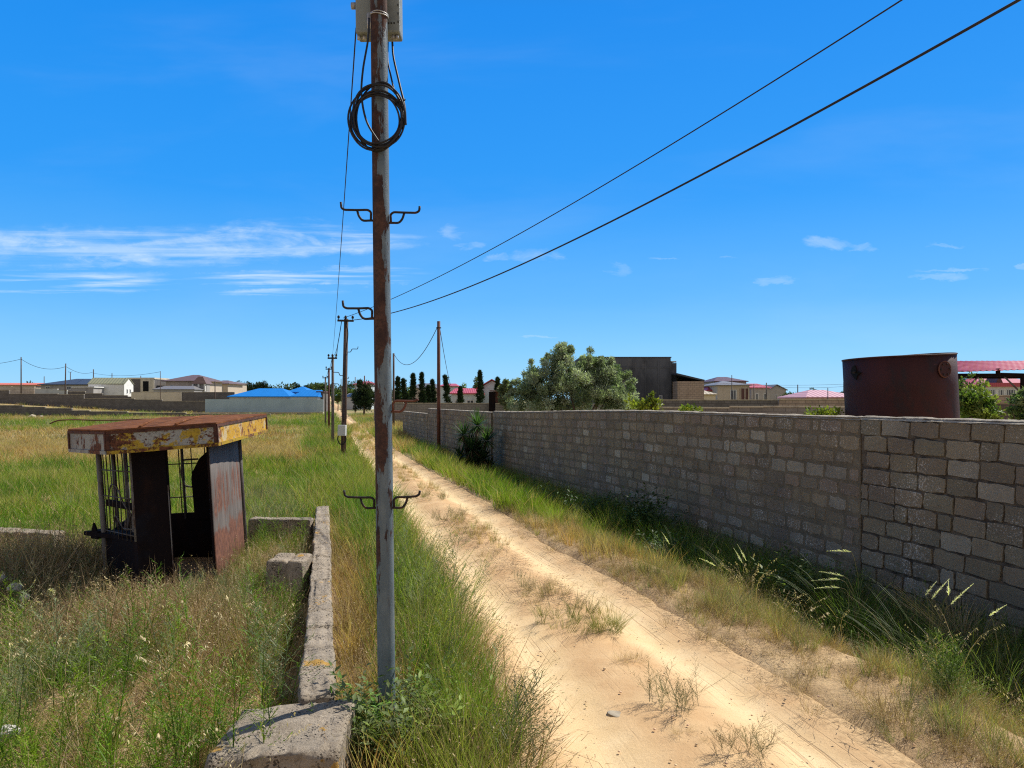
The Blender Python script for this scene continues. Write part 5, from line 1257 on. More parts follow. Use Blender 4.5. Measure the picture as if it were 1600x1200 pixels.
# dry thicket left of the kiosk and silvery weeds in front of it
for (cx, cy, rx, ry, n, tp, col, s0, s1) in [(-5.9, 8.3, 1.0, .55, 150, TA, None, 1.0, 1.9), (-5.2, 8.5, .35, .4, 40, TA, None, 1, 1.7), (-3.05, 6.5, .55, .4, 80, TA, None, .8, 1.3), (-2.7, 7.0, .4, .3, 50, FEF, GS, .3, .5), (-3.5, 7.25, .45, .15, 30, TA, None, .4, .7), (-2.35, 7.9, .35, .6, 40, FE, GS, .35, .6), (-3.2, 6.0, .45, .35, 60, TA, None, .9, 1.4), (-2.0, 6.2, .2, .5, 30, TA, None, .8, 1.3), (-4.7, 6.6, .6, .35, 60, FE, G4, .4, .6), (-3.9, 7.0, .5, .15, 10, OA, None, .45, .7), (-5.0, 4.6, .5, .6, 30, FEF, G2, .6, 1.0), (-2.7, 8.6, .3, .8, 60, TA, None, .8, 1.3)]:
    x = rng.normal(cx, rx, n); y = rng.normal(cy, ry, n); k = kiosk_clear(x, y) & (x < nr(y)); x, y = x[k], y[k]; n = len(x)
    c = np.ones((n, 3)) if col is None else jitc(np.repeat(col[None], n, 0), .25)
    pick(dry if col is None else field, tp, P3(x, y), rng.uniform(s0, s1, n), c, None, rng.normal(0, .12, (n, 2)))

# ================================================================= strip between the ruined wall and the track
verge = Pile()
def strip(y0, y1, dens, tpl, s0, s1, xl, xr, colf, tl=.1, pile=None, bias=(0, 0)):
    x, y = pts_in(y0, y1, dens, xl, xr); c = colf(x, y); n = len(x)
    k = np.hypot(x - PX, y - PY) > .09; x, y, c = x[k], y[k], c[k]; n = len(x)
    pick(pile if pile is not None else verge, tpl, P3(x, y), rng.uniform(s0, s1, n), c, None, rng.normal(0, tl, (n, 2)) + np.array(bias))
def green(x, y): g = N3.fbm(x * .8, y * .8, 3); return jitc(np.where((g < .47)[:, None], G1, np.where((g < .56)[:, None], G2, G3)), .25)
def dull(x, y): return jitc(np.where(rng.random((len(x), 1)) < .5, GS, G3), .25)
def tan(x, y): return jitc(np.where(rng.random((len(x), 1)) < .5, TAN, ORG), .25)
def ones(x, y): return np.ones((len(x), 3))
lw_r = lambda q: lowX(q) + .15
strip(3.3, 12, 55, TU, .45, .85, lw_r, lambda q: lowX(q) + .55, tan, .12)
strip(4.5, 12, 30, TA, .7, 1.2, lw_r, lambda q: lowX(q) + .5, ones, .1, dry)
strip(3.3, 9, 70, TU, .55, .95, lambda q: lowX(q) + .45, lambda q: roadL(q) - .12, green, .14, None, (.1, -.05))
strip(4.6, 9, 26, TALL, .6, .9, lambda q: lowX(q) + .55, lambda q: roadL(q) - .1, dull, .14, None, (.16, -.08))
strip(4.6, 10, 20, FEF, .5, .85, lambda q: lowX(q) + .6, lambda q: roadL(q) - .05, dull, .12, None, (.15, -.05))
strip(3.2, 6.2, 40, TA, .7, 1.3, lambda q: roadL(q) - .45, lambda q: roadL(q) + .02, ones, .12, dry)
strip(3.2, 4.4, 70, TALL, .45, .7, lambda q: q * 0 - .45, lambda q: roadL(q) - .15, green, .14)
strip(9, 14, 50, TU, .6, 1.0, lambda q: np.minimum(lowX(q) + .3, roadL(q) - .9), lambda q: roadL(q) - .1, green, .12)
strip(9, 20, 16, TALL, .55, .85, lambda q: roadL(q) - .8, lambda q: roadL(q) - .05, green, .12)
strip(11.5, 24, 28, TULO, .7, 1.1, lambda q: roadL(q) - 1.6, lambda q: roadL(q) - .05, green, .12)
strip(24, 45, 12, TULO, .9, 1.3, lambda q: roadL(q) - 2., lambda q: roadL(q) - .05, lambda x, y: np.where((N2.fbm(x * .3, y * .3) > .55)[:, None], tan(x, y), green(x, y)), .12)
strip(45, 110, 2.4, TUFAR, .6, .9, lambda q: roadL(q) - 3., lambda q: roadL(q) - .1, green, .1)
# ================================================================= right verge
vr = Pile()
wr = lambda q: wallX(q) - .08
mid = lambda f: (lambda q: roadR(q) + (wallX(q) - roadR(q)) * f)
def rcol(x, y):
    f = (x - roadR(y)) / (wallX(y) - roadR(y)); d = 1.05 - 1.9 * f + (N1.fbm(x * .6, y * .6, 3) - .5) * 1.3 - .6 * gauss(x, y, -.3, 17, 2, 4.5) - .7 * sstep(10, 15, y)
    g = green(x, y); t = tan(x, y); w_ = sstep(.3, .6, d)[:, None]; return g * (1 - w_) + t * w_
strip(3.6, 9, 26, TU, .12, .34, lambda q: roadR(q) + .2, mid(.5), rcol, .2, vr)
def vmix(x, y): return jitc(np.where(rng.random((len(x), 1)) < .4, GS, np.where(rng.random((len(x), 1)) < .5, G3, TAN)) * .9, .25)
def clumpy(y0, y1, dens, tpl, s0, s1, xl, xr, colf, tl, pile, thr):
    x, y = pts_in(y0, y1, dens, xl, xr); k = N4.fbm(x * 1.6 + 4, y * 1.6, 3) + rng.normal(0, .05, len(x)) > thr; x, y = x[k], y[k]
    pick(pile, tpl, P3(x, y), rng.uniform(s0, s1, len(x)), colf(x, y), None, rng.normal(0, tl, (len(x), 2)))
clumpy(3.6, 14, 130, TU, .2, .5, mid(.1), mid(.62), vmix, .25, vr, .42)
clumpy(3.6, 14, 60, TA, .3, .7, mid(.02), mid(.6), ones, .2, dry, .45)
clumpy(3.6, 14, 60, TU, .14, .32, roadR, mid(.3), vmix, .25, vr, .48)
strip(3.6, 14, 34, FE, .25, .45, mid(.3), mid(.62), green, .25, vr)
strip(3.6, 14, 60, TU, .4, .75, mid(.46), mid(.8), green, .2, vr)
strip(3.6, 14, 20, TALL, .5, .85, mid(.5), mid(.72), green, .25, vr)
strip(3.6, 9, 45, TA, .5, 1.0, mid(.6), wr, ones, .2, dry)
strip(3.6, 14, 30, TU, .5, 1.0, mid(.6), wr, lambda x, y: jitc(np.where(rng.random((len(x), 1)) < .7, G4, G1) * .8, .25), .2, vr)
strip(3.6, 12, 26, TA, .2, .5, lambda q: roadR(q) + .0, mid(.35), ones, .14, dry)
strip(3.6, 12, 22, TA, .35, .8, mid(.3), mid(.6), ones, .14, dry)
strip(4, 12, 6, TA, .3, .5, lambda q: roadR(q) - .3, lambda q: roadR(q) + .1, ones, .14, dry)
strip(9, 16, 40, TU, .4, .75, lambda q: roadR(q) + .1, mid(.7), rcol, .14, vr)
strip(13, 24, 34, TULO, .65, 1.0, lambda q: roadR(q) + .05, mid(.9), rcol, .14, vr, (-.06, -.05))
strip(24, 44, 14, TULO, .8, 1.25, lambda q: roadR(q) + .05, wr, lambda x, y: np.where((N2.fbm(x * .35, y * .35) > .56)[:, None], tan(x, y), green(x, y)), .12, vr)
strip(44, 100, 2.6, TUFAR, .6, .95, lambda q: roadR(q) + .1, lambda q: roadR(q) + 8, lambda x, y: np.where((N2.fbm(x * .2, y * .2) > .55)[:, None], tan(x, y), dull(x, y)), .1, vr)
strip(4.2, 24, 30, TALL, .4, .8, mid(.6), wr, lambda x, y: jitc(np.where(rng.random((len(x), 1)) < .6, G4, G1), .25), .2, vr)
strip(4.2, 9, 20, FE, .3, .5, mid(.42), mid(.62), lambda x, y: jitc(np.where(rng.random((len(x), 1)) < .5, G3, G1), .25), .2, vr)
strip(4.2, 16, 24, FE, .4, .75, mid(.6), wr, lambda x, y: jitc(np.where(rng.random((len(x), 1)) < .6, G4, G2), .25), .2, vr)
strip(4, 14, 16, LE, .6, 1.3, mid(.6), wr, lambda x, y: jitc(np.where(rng.random((len(x), 1)) < .6, G4, G1), .25), .15, vr)
strip(4, 9, 8, OA, .5, .8, mid(.25), mid(.7), ones, .25, dry)
# thin growth on the hump between the ruts
cen = lambda q: .5 * (roadL(q) + roadR(q))
def hump_pts(y0, y1, dens, wdt, thr):
    x, y = pts_in(y0, y1, dens, lambda q: cen(q) - wdt, lambda q: cen(q) + wdt); k = N2.fbm(x * 1.1 + 2, y * .55, 3) > thr; return x[k], y[k]
x, y = hump_pts(4, 22, 26, .3, .53); p = P3(x, y); p[:, 2] += .06
pick(dry, TA, p, rng.uniform(.2, .5, len(x)), np.ones((len(x), 3)))
LT = []
for _ in range(5):
    T = Tpl()
    for k in range(26):
        x_, y_ = rr_.gauss(0, .12), rr_.gauss(0, .12); b_ = rr_.random() * TW; L = rr_.uniform(.015, .08); k2 = rr_.gauss(0, .6); z_ = rr_.uniform(.003, .014)
        p0 = Vector((x_, y_, z_)); p1 = p0 + Vector((math.cos(b_), math.sin(b_), rr_.uniform(0, .25))) * L; p2 = p1 + Vector((math.cos(b_ + k2), math.sin(b_ + k2), rr_.uniform(-.2, .2))) * L * .7
        T.ribbon([tuple(p0), tuple(p1), tuple(p2)], rr_.uniform(.002, .005), (-math.sin(b_), math.cos(b_), .3), rr_.uniform(.6, 1.2), rr_.choice([(.3, .2, .11), (.2, .13, .075), (.42, .3, .17), (.13, .085, .05)]))
    LT.append(T.arr())
litter = Pile()
def lay(x, y, s0, s1, dz):
    p = P3(x, y); p[:, 2] += dz; pick(litter, LT, p, rng.uniform(s0, s1, len(x)), np.ones((len(x), 3)))
x, y = hump_pts(3.6, 15, 34, .36, .44); lay(x, y, .6, 1.2, .045)
x, y = pts_in(3.6, 15, 45, lambda q: roadR(q) - .12, mid(.5)); k = rng.random(len(x)) < .5; lay(x[k], y[k], .5, 1.1, .012)
x, y = pts_in(3.6, 12, 40, lambda q: roadL(q) - .15, lambda q: roadL(q) + .3); k = rng.random(len(x)) < .6; lay(x[k], y[k], .6, 1.2, .01)
tag(litter.obj('dry_litter', 'straw'), 'dry twigs and straw lying on the sand along the track', 'litter', kind='stuff')
x, y = hump_pts(9, 26, 26, .3, .5); p = P3(x, y); p[:, 2] += .05
pick(vr, TU, p, rng.uniform(.15, .4, len(x)), np.where(rng.random((len(x), 1)) < .5, tan(x, y), dull(x, y)))
x, y = hump_pts(24, 60, 9, .45, .4); p = P3(x, y); p[:, 2] += .03
pick(vr, TULO, p, rng.uniform(.4, .7, len(x)), np.where(rng.random((len(x), 1)) < .5, tan(x, y), green(x, y)))
tag(field.obj('field_grass', 'grass'), 'mixed green and straw-coloured grass filling the field left of the track', 'grass', kind='stuff')
tag(dry.obj('dry_weeds', 'straw'), 'dry straw-coloured stalks and oats among the grass', 'dry weeds', kind='stuff')
tag(verge.obj('verge_grass', 'grass'), 'green and orange-dry grass strip between ruined wall and track', 'grass', kind='stuff')
tag(vr.obj('ditch_grass', 'grass'), 'grass between the right edge of the track and the block wall', 'grass', kind='stuff')

# ================================================================= single plants
def plant(name, label, cat, loc, build, mat='leaf', group=None, part='foliage', stemf=None):
    e = empty(name, loc, label, cat, group); pl = Pile(); build(pl, Vector(loc)); pl.obj(part, mat, e, loc)
    if stemf: m = MB(); stemf(m); m.build('stem', M['stem'], e)
    return e
def onep(pl, tpl, loc, sc, col, zs=None, tilt=(0, 0), rot=None):
    pl.add(tpl, [loc], [sc], [rnd.random() * TW if rot is None else rot], [col], None if zs is None else [zs], np.array([tilt], np.float32))
def clump(tpls, n, rad, s0, s1, cols, tilt=.12, bias=(0, 0)):
    def f(pl, loc):
        for k in range(n):
            a = rnd.random() * TW; q = rad * math.sqrt(rnd.random())
            onep(pl, rnd.choice(tpls), (loc.x + q * math.cos(a), loc.y + q * math.sin(a), loc.z), rnd.uniform(s0, s1), np.array(rnd.choice(cols)) * rnd.uniform(.75, 1.25), None, (rnd.gauss(0, tilt) + bias[0], rnd.gauss(0, tilt) + bias[1]))
    return f
BL = [t_leafy(rr_, .52, 6, 20, .085, .03, .34, .1) for _ in range(4)]
pos = lambda px, py, dz=0: (XP(px, 2300 / (py - HY)) if dz == 0 else 0, HC * F / (py - HY), 0)
def gp(px, py, dz=.0):
    """ground point seen at this pixel"""
    Y = HC * F / (py - HY)
    for _ in range(12): X = XP(px, Y); Y = .5 * Y + .5 * (HC - gz(X, Y) - dz) * F / (py - HY)
    return (XP(px, Y), Y, gz(XP(px, Y), Y) + dz)
plant('leafy_shrub', 'broad-leaved green shrub around the foot of the blue-grey pole', 'shrub', (-.66, 4.1, 0), clump(BL, 24, .34, .75, 1.05, [(.1, .19, .03), (.13, .22, .035), (.19, .26, .045), (.13, .17, .06)], .15))
PURP = [(.12, .13, .07), (.16, .15, .09), (.1, .14, .035)]
SP = [t_feather(rr_, .55, 30, .03, .006, .55, .7) for _ in range(3)]
plant('wild_shrub', 'spiky grey-green weed leaning over the track at the bottom edge', 'weed', (-.02, 3.95, 0), clump(SP + LE, 14, .2, .6, .95, PURP, .2, (.15, 0)))
plant('wild_shrub', 'tall thin-stemmed bush overhanging the left rut beyond the pole', 'weed', (-.75, 6.6, 0), clump(FEF + SP, 20, .28, .7, 1.0, [tuple(G3), tuple(GS), tuple(G1)], .18, (.12, 0)))
plant('wild_shrub', 'dense green bush bulging from the left bank beside the lowest right hook', 'weed', (-1.75, 9.6, 0), clump(FEF + SP + TALL, 30, .4, .65, .95, [tuple(G4), tuple(G1), tuple(GS)], .18, (.1, 0)))
# weeds growing between the ruts
RWG = 'weeds growing between the two ruts'
road_weeds = [(1052, 1104, .15, 26, .42, 'dark green bushy weed on the hump, nearest big one', [(.06, .08, .03), (.09, .11, .035)], SP + FE), (1150, 1178, .16, 18, .4, 'twiggy brown-green weed at the bottom edge of the track', [(.12, .12, .05), (.2, .15, .08)], SP), (905, 972, .38, 34, .5, 'wide sprawling clump of pale grass between the ruts', [(.19, .2, .07), (.3, .25, .11), (.13, .15, .045)], TU), (955, 984, .15, 12, .5, 'bright yellow-green grass clump at the right end of the sprawling clump', [(.17, .2, .05), (.2, .22, .06)], TU),
              (845, 925, .26, 20, .48, 'dry grass clump between the ruts behind the sprawling clump', [(.22, .19, .09), (.15, .15, .06)], TU + TA), (806, 900, .1, 6, .42, 'small grey-leaved weed standing alone on the bare sand', [(.13, .14, .085)], LE), (765, 868, .2, 10, .4, 'brown twiggy weed between the ruts near the left bank', [(.2, .14, .09), (.12, .13, .06)], TA + SP), (706, 812, .3, 20, .55, 'grey-green weed clump between the ruts beside the pole hook', [(.13, .15, .06), (.2, .17, .09)], TU + SP), (668, 778, .4, 26, .6, 'long dry weed clump between the ruts just right of the pole', [(.2, .18, .08), (.13, .14, .05)], TU),
              (985, 1030, .12, 6, .4, 'tiny dry tuft between the ruts in front of the yellow-green clump', [(.3, .22, .12)], TA), (1085, 1150, .09, 4, .36, 'tiny dry twig tuft between the two bushy weeds', [(.3, .22, .12)], TA)]
for (px, py, rad, n, s, lb, cols, tp) in road_weeds:
    l_ = gp(px, py, .03); plant('road_weed', lb, 'weed', l_, clump(tp, n, rad * 1.15, s * .45, s * .9, cols, .5), group=RWG)
# ditch plants in the wall's shade
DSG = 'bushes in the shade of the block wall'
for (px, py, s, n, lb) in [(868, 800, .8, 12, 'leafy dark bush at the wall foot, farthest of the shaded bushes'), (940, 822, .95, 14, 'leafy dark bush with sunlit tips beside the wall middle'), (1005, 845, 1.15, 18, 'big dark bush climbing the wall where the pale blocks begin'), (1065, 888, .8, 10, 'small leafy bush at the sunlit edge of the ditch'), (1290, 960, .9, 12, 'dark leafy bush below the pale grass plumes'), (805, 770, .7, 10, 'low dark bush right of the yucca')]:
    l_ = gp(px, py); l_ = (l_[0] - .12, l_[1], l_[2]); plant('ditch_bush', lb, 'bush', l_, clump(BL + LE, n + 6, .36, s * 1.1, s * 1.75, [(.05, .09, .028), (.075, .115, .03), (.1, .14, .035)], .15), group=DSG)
plant('bright_weed', 'bright yellow-green feathery weed at the right edge of the verge', 'weed', gp(1487, 1090), clump(LE + SP, 18, .12, .5, .85, [(.15, .23, .035), (.12, .19, .03)], .12))
plant('wild_shrub', 'white-flecked green weed sprawling at the right edge of the photo', 'weed', gp(1590, 1090), clump(FE + LE, 16, .3, .7, 1.1, [(.1, .14, .045), (.15, .17, .08)], .2))
# fountain grass with pale plumes
def plume_tpl(r, L=.2):
    T = Tpl()
    for k in range(90):
        t = r.random(); a = r.random() * TW; q = Vector((0, 0, L * t)); rd_ = .013 * (1 - t * .6) * (.4 + .6 * math.sin(math.pi * min(1, t * 1.3 + .12)))
        d = Vector((math.cos(a), math.sin(a), 1.1)); f = d.cross(Vector((0, 0, 1))).normalized()
        T.ribbon([tuple(q), tuple(q + d * rd_ * 1.4)], [.0035, 0], f, r.uniform(.8, 1.2))
    T.ribbon([(0, 0, 0), (0, 0, L)], .006, (1, 0, 0), .8); T.ribbon([(0, 0, 0), (0, 0, L)], .006, (0, 1, 0), .8)
    return T.arr()
PLT = [plume_tpl(rr_) for _ in range(3)]
ARCH = []
for _ in range(3):
    T = Tpl()
    for k in range(70):
        a = rr_.random() * TW; L = rr_.uniform(.6, 1.25); el = rr_.uniform(.75, 1.45); pts = [Vector((.05 * math.cos(a), .05 * math.sin(a), 0))]; b = a
        for i in range(6): pts.append(pts[-1] + Vector((math.cos(b) * math.cos(el), math.sin(b) * math.cos(el), math.sin(el))) * L / 6); el -= rr_.uniform(.1, .3)
        T.ribbon([tuple(q) for q in pts], .0055 * rr_.uniform(.6, 1.2), (-math.sin(a), math.cos(a), 0), rr_.uniform(.7, 1.3), STRAW if rr_.random() < .12 else None)
    ARCH.append(T.arr())
FGG = 'fountain grass clumps along the wall foot'
for (bx, by, Yc, s, lb, pls) in [
        (1345, 960, 7.3, 1.0, 'fountain grass clump with several pale plumes arching left', [(1312, 905, 1266, 902), (1318, 900, 1280, 888), (1330, 862, 1292, 856), (1312, 918, 1272, 914), (1385, 985, 1352, 1002)]),
        (1452, 1000, 6.1, .95, 'fountain grass clump with upright white plumes in front of the wall', [(1456, 936, 1484, 898), (1446, 930, 1464, 904), (1482, 930, 1482, 905), (1486, 944, 1522, 905)]),
        (1560, 1010, 5.7, .95, 'fountain grass clump at the right edge against the wall', [(1546, 962, 1572, 942)]),
        (1178, 925, 8.9, .9, 'fountain grass clump with two long plumes left of the others', [(1160, 880, 1146, 852), (1118, 884, 1092, 868), (1166, 876, 1152, 846)]),
        (1072, 880, 10.1, .8, 'small fountain grass clump in the ditch by the dark bushes', [(1046, 850, 1034, 828)])]:
    X_ = XP(bx, Yc); l_ = (X_, Yc, gz(X_, Yc) - .05); e = empty('fountain_grass', l_, lb, 'grass clump', FGG); pl = Pile(); L0 = Vector(l_)
    for k in range(4): onep(pl, rnd.choice(ARCH), (L0.x + rnd.uniform(-.2, .2), L0.y + rnd.uniform(-.15, .15), L0.z), s * rnd.uniform(.8, 1.1), np.array((.085, .12, .038)) * rnd.uniform(.8, 1.4), None, (rnd.gauss(-.06, .1), rnd.gauss(0, .08)))
    pl.obj('foliage', 'grass', e, l_)
    for (x0, y0, x1, y1) in pls:
        Yp = Yc - rnd.uniform(.1, .35); s0_, s1_ = P(x0, y0, Yp) - L0, P(x1, y1, Yp - .05) - L0; d = s1_ - s0_; L = max(.16, d.length); d.normalize()
        v, t, c, w_ = rnd.choice(PLT); side = d.cross(Vector((0, .3, 1))).normalized(); upv = side.cross(d); kz = L / .2
        V2 = np.array([tuple(s0_ + d * z * kz + (side * xx + upv * yy2) * 1.25 - Vector((0, 0, .6)) * z * z * kz) for xx, yy2, z in v], np.float32)
        ob = link('seed_plume', fast_mesh('seed_plume', V2, t, c * np.array((.85, .84, .62)), [M['leaf']]), e)
        m = MB(); base = Vector((s0_.x * .15, s0_.y * .1, 0)); md = Vector((s0_.x * .4, s0_.y * .5, s0_.z * .75)); m.tube([base, base.lerp(md, .6), md, md.lerp(s0_, .6) + Vector((0, 0, .04)), s0_], .0028, 5); m.build('stalk', M['stem'], ob)
# dry brushy grass head
e = plant('dry_tuft', 'grey-brown brushy dead grass tuft before the wall on the right', 'dry grass', (XP(1512, 6.6), 6.6, gz(XP(1512, 6.6), 6.6) + .2), clump([t_tuft(rr_, 60, (.35, .6), .004, .05, .5)], 4, .1, .9, 1.2, [(.3, .24, .17), (.22, .17, .12)], .2, (-.45, 0)), mat='straw')
# yucca against the wall
YC = (XP(740, 23.6), 23.6, gz(XP(740, 23.6), 23.6)); e = empty('yucca', YC, 'spiky dark green yucca with several leaf rosettes against the block wall', 'yucca')
m = MB(); heads = [(-.15, .1, .95, .6), (.2, .1, .8, .6), (-.5, 0, .3, .5), (.5, -.1, .25, .5), (.12, 0, 1.6, .68), (.42, -.1, 1.12, .66), (-.32, .05, 1.3, .66), (-.05, -.2, .85, .62), (.34, -.25, .55, .6), (-.4, -.15, .6, .62), (.0, -.3, .35, .6)]
for hx_, hy_, hz_, _r in heads: m.tube([(hx_ * .25, hy_ * .25, -.1), (hx_ * .6, hy_ * .6, hz_ * .5), (hx_, hy_, hz_ - .02)], [.09, .07, .055], 8)
m.build('trunk', M['bark'], e)
for hx_, hy_, hz_, rad in heads:
    T = Tpl(); o_ = Vector((hx_, hy_, hz_))
    for k in range(150):
        a = rnd.random() * TW; el = math.asin(rnd.uniform(-.75, 1)); d = Vector((math.cos(a) * math.cos(el), math.sin(a) * math.cos(el), math.sin(el)))
        L = rad * rnd.uniform(.75, 1.1) * (1 if el > -.2 else .8); sd_ = d.cross(Vector((0, 0, 1))).normalized()
        old = el < -.25 and rnd.random() < .4
        T.ribbon([tuple(o_ + d * .04), tuple(o_ + d * L * .4), tuple(o_ + d * L - Vector((0, 0, .05 * L)))], [.025, .036, 0], sd_, rnd.uniform(.7, 1.3), (.16, .12, .065) if old else ((.06, .12, .04) if hz_ > 1.05 else (.03, .06, .024)))
    v, t, c, w_ = T.arr(); link('leaf_rosette', fast_mesh('leaf_rosette', v, t, c, [M['leaf']]), e)

# ================================================================= trees
def leaves_at(centres, n, radf, L, W, cols, updir=.25, r=None, droop=0.):
    """n leaves round each centre; returns arrays"""
    V = []; T = []; C = []
    for ci, (cpos, rad) in enumerate(centres):
        base = np.array(rnd.choice(cols)) * rnd.uniform(.8, 1.2)
        d = rng.normal(0, 1, (n, 3)); d /= np.linalg.norm(d, axis=1)[:, None]; q = np.array(cpos) + d * (rad * rng.random((n, 1)) ** .5)
        dr = d * .6 + rng.normal(0, .6, (n, 3)); dr[:, 2] += updir - droop; dr /= np.linalg.norm(dr, axis=1)[:, None]
        sd_ = np.cross(dr, rng.normal(0, 1, (n, 3))); sd_ /= np.linalg.norm(sd_, axis=1)[:, None]
        ll = L * rng.uniform(.6, 1.3, (n, 1)); ww = W * rng.uniform(.6, 1.3, (n, 1))
        a = q; b = q + dr * ll * .5 + sd_ * ww * .5; c_ = q + dr * ll; e_ = q + dr * ll * .5 - sd_ * ww * .5
        o = len(V) * 0 + sum(len(v) for v in V)
        V.append(np.stack([a, b, c_, e_], 1).reshape(-1, 3)); k = np.arange(n) * 4 + o
        T.append(np.stack([np.stack([k, k + 1, k + 2], 1), np.stack([k, k + 2, k + 3], 1)], 1).reshape(-1, 3))
        C.append(np.repeat(base[None] * rng.uniform(.7, 1.35, (n, 1)), 4, 0))
    return np.concatenate(V), np.concatenate(T), np.concatenate(C)
def crown_obj(e, centres, n, L, W, cols, mat='leaf', updir=.25, droop=0.):
    v, t, c = leaves_at(centres, n, 1, L, W, cols, updir, droop=droop); return link('crown', fast_mesh('crown', v, t, c, [M[mat]]), e)
# olive-like tree behind the wall
OY = 27.0; OX = XP(900, OY); oz = gz(OX, OY)
e = empty('olive_tree', (OX, OY, oz), 'big silvery-green olive-like tree rising behind the block wall', 'tree')
lobes = [(858, 605, .7, .5), (900, 600, .8, .5), (930, 590, .6, .4), (830, 615, .6, .4), (960, 612, .6, .4), (880, 570, .6, .35), (868, 585, .8, .5), (905, 585, .85, .4), (840, 600, .75, .5), (822, 614, .5, .35), (940, 590, .6, .3), (925, 605, .9, .6), (962, 608, .6, .3), (975, 624, .45, .2), (885, 618, .9, .7), (850, 628, .7, .5), (955, 628, .8, .5), (825, 602, .4, .2), (880, 553, .28, .2), (868, 560, .25, .2), (942, 574, .26, .2), (808, 632, .4, .3), (978, 636, .4, .2), (910, 640, .8, .6), (862, 645, .7, .5), (960, 648, .6, .4)]
cent = []
for (px, py, rad, dp) in lobes:
    for k in range(int(13 * rad / .6)):
        d = Vector((rnd.gauss(0, 1), rnd.gauss(0, 1), rnd.gauss(0, 1))).normalized() * rad * rnd.uniform(.3, 1.)
        c0 = P(px, py, OY + rnd.uniform(-1, 1) * dp * 1.6); cent.append((tuple(c0 + d - Vector((OX, OY, oz))), rnd.uniform(.11, .26)))
# stray shoots round the outline
for k in range(120):
    (px, py, rad, dp) = rnd.choice(lobes); a = rnd.uniform(.15, 3.0); c0 = P(px, py, OY) + Vector((math.cos(a), rnd.uniform(-.4, .4), math.sin(a))) * rad * rnd.uniform(1.0, 1.25); cent.append((tuple(c0 - Vector((OX, OY, oz))), rnd.uniform(.06, .12)))
crown_obj(e, cent, 170, .1, .034, [(.24, .29, .2), (.29, .34, .25), (.2, .26, .16), (.34, .38, .29), (.13, .18, .1)], updir=.45)
m = MB()
for k in range(16):
    c_ = Vector(rnd.choice(cent)[0]); b = Vector((rnd.uniform(-.25, .25), rnd.uniform(-.2, .2), -.2)); m.tube([b, b.lerp(c_, .4) + Vector((0, 0, .25)), c_], [.09, .05, .012], 6)
m.build('trunk', M['bark'], e)
def bush(name, label, cat, px, py_top, py_bot, wpx, Y, L, W, cols, n=40, dens=26, group=None, mat='leaf', updir=.3, shape=None, trunk=True, zb=None):
    x = XP(px, Y); z = gz(x, Y) if zb is None else zb; zt = ZP(py_top, Y); zlo = max(z + .1, ZP(py_bot, Y)); rw = wpx / F * Y / 2; cz = .5 * (zt + zlo); rh = .5 * (zt - zlo)
    e = empty(name, (x, Y, z), label, cat, group); ct = []
    for k in range(dens):
        a, b = rnd.random() * TW, math.acos(rnd.uniform(-1, 1)); q = rnd.uniform(.35, .92) * (1 + rnd.gauss(0, .08))
        ct.append(((rw * q * math.sin(b) * math.cos(a), rw * q * math.sin(b) * math.sin(a), cz - z + rh * q * math.cos(b)), rw * rnd.uniform(.14, .32)))
    crown_obj(e, ct, n, L, W, cols, mat, updir)
    if trunk:
        m = MB(); m.tube([(0, 0, -.2), (.03 * rw, 0, (cz - z) * .6), (0, 0, cz - z)], [.06 * rw + .03, .05 * rw + .02, .02], 7)
        for k in range(4): m.tube([(0, 0, (cz - z) * .5), tuple(Vector(ct[k][0]) * .6 + Vector((0, 0, (cz - z) * .25))), ct[k][0]], [.03 * rw + .015, .02 * rw + .01, .008], 5)
        m.build('trunk', M['bark'], e)
    return e
YG = [(.17, .21, .025), (.2, .23, .03), (.12, .17, .025), (.24, .25, .045)]
bush('shrub', 'yellow-green leafy shrub with one tall shoot, right of the olive tree', 'shrub', 1005, 622, 655, 66, 19.5, .09, .05, YG, 40, 34)
bush('shoot', 'single upright yellow-green leafy branch above the wall by the dark building', 'branch', 1020, 609, 640, 14, 19.3, .09, .05, YG, 26, 12)
bush('shrub', 'sparse yellow-green sprigs above the wall right of the lean-to', 'shrub', 1080, 633, 656, 42, 16, .07, .04, YG, 24, 24)
bush('shrub', 'yellow-green sprigs above the wall below the faded pink roof', 'shrub', 1288, 637, 662, 64, 11.6, .05, .03, YG, 34, 30)
GR = [(.11, .18, .03), (.15, .21, .035), (.08, .14, .03), (.2, .24, .06)]
bush('shrub', 'large sunlit green shrub immediately right of the rusty tank', 'shrub', 1525, 608, 668, 76, 14.5, .08, .05, GR, 60, 60)
bush('shrub', 'taller pale green sapling behind the right edge of the tank', 'shrub', 1518, 583, 640, 44, 18, .08, .04, GR, 40, 26)
bush('shrub', 'dark green shrub with pale sprigs at the right edge beyond the wall', 'shrub', 1603, 602, 668, 46, 14, .07, .045, [(.06, .12, .035), (.1, .16, .06), (.2, .24, .12)], 60, 44)
DK = [(.022, .042, .018), (.03, .052, .02), (.04, .06, .024), (.018, .032, .016)]
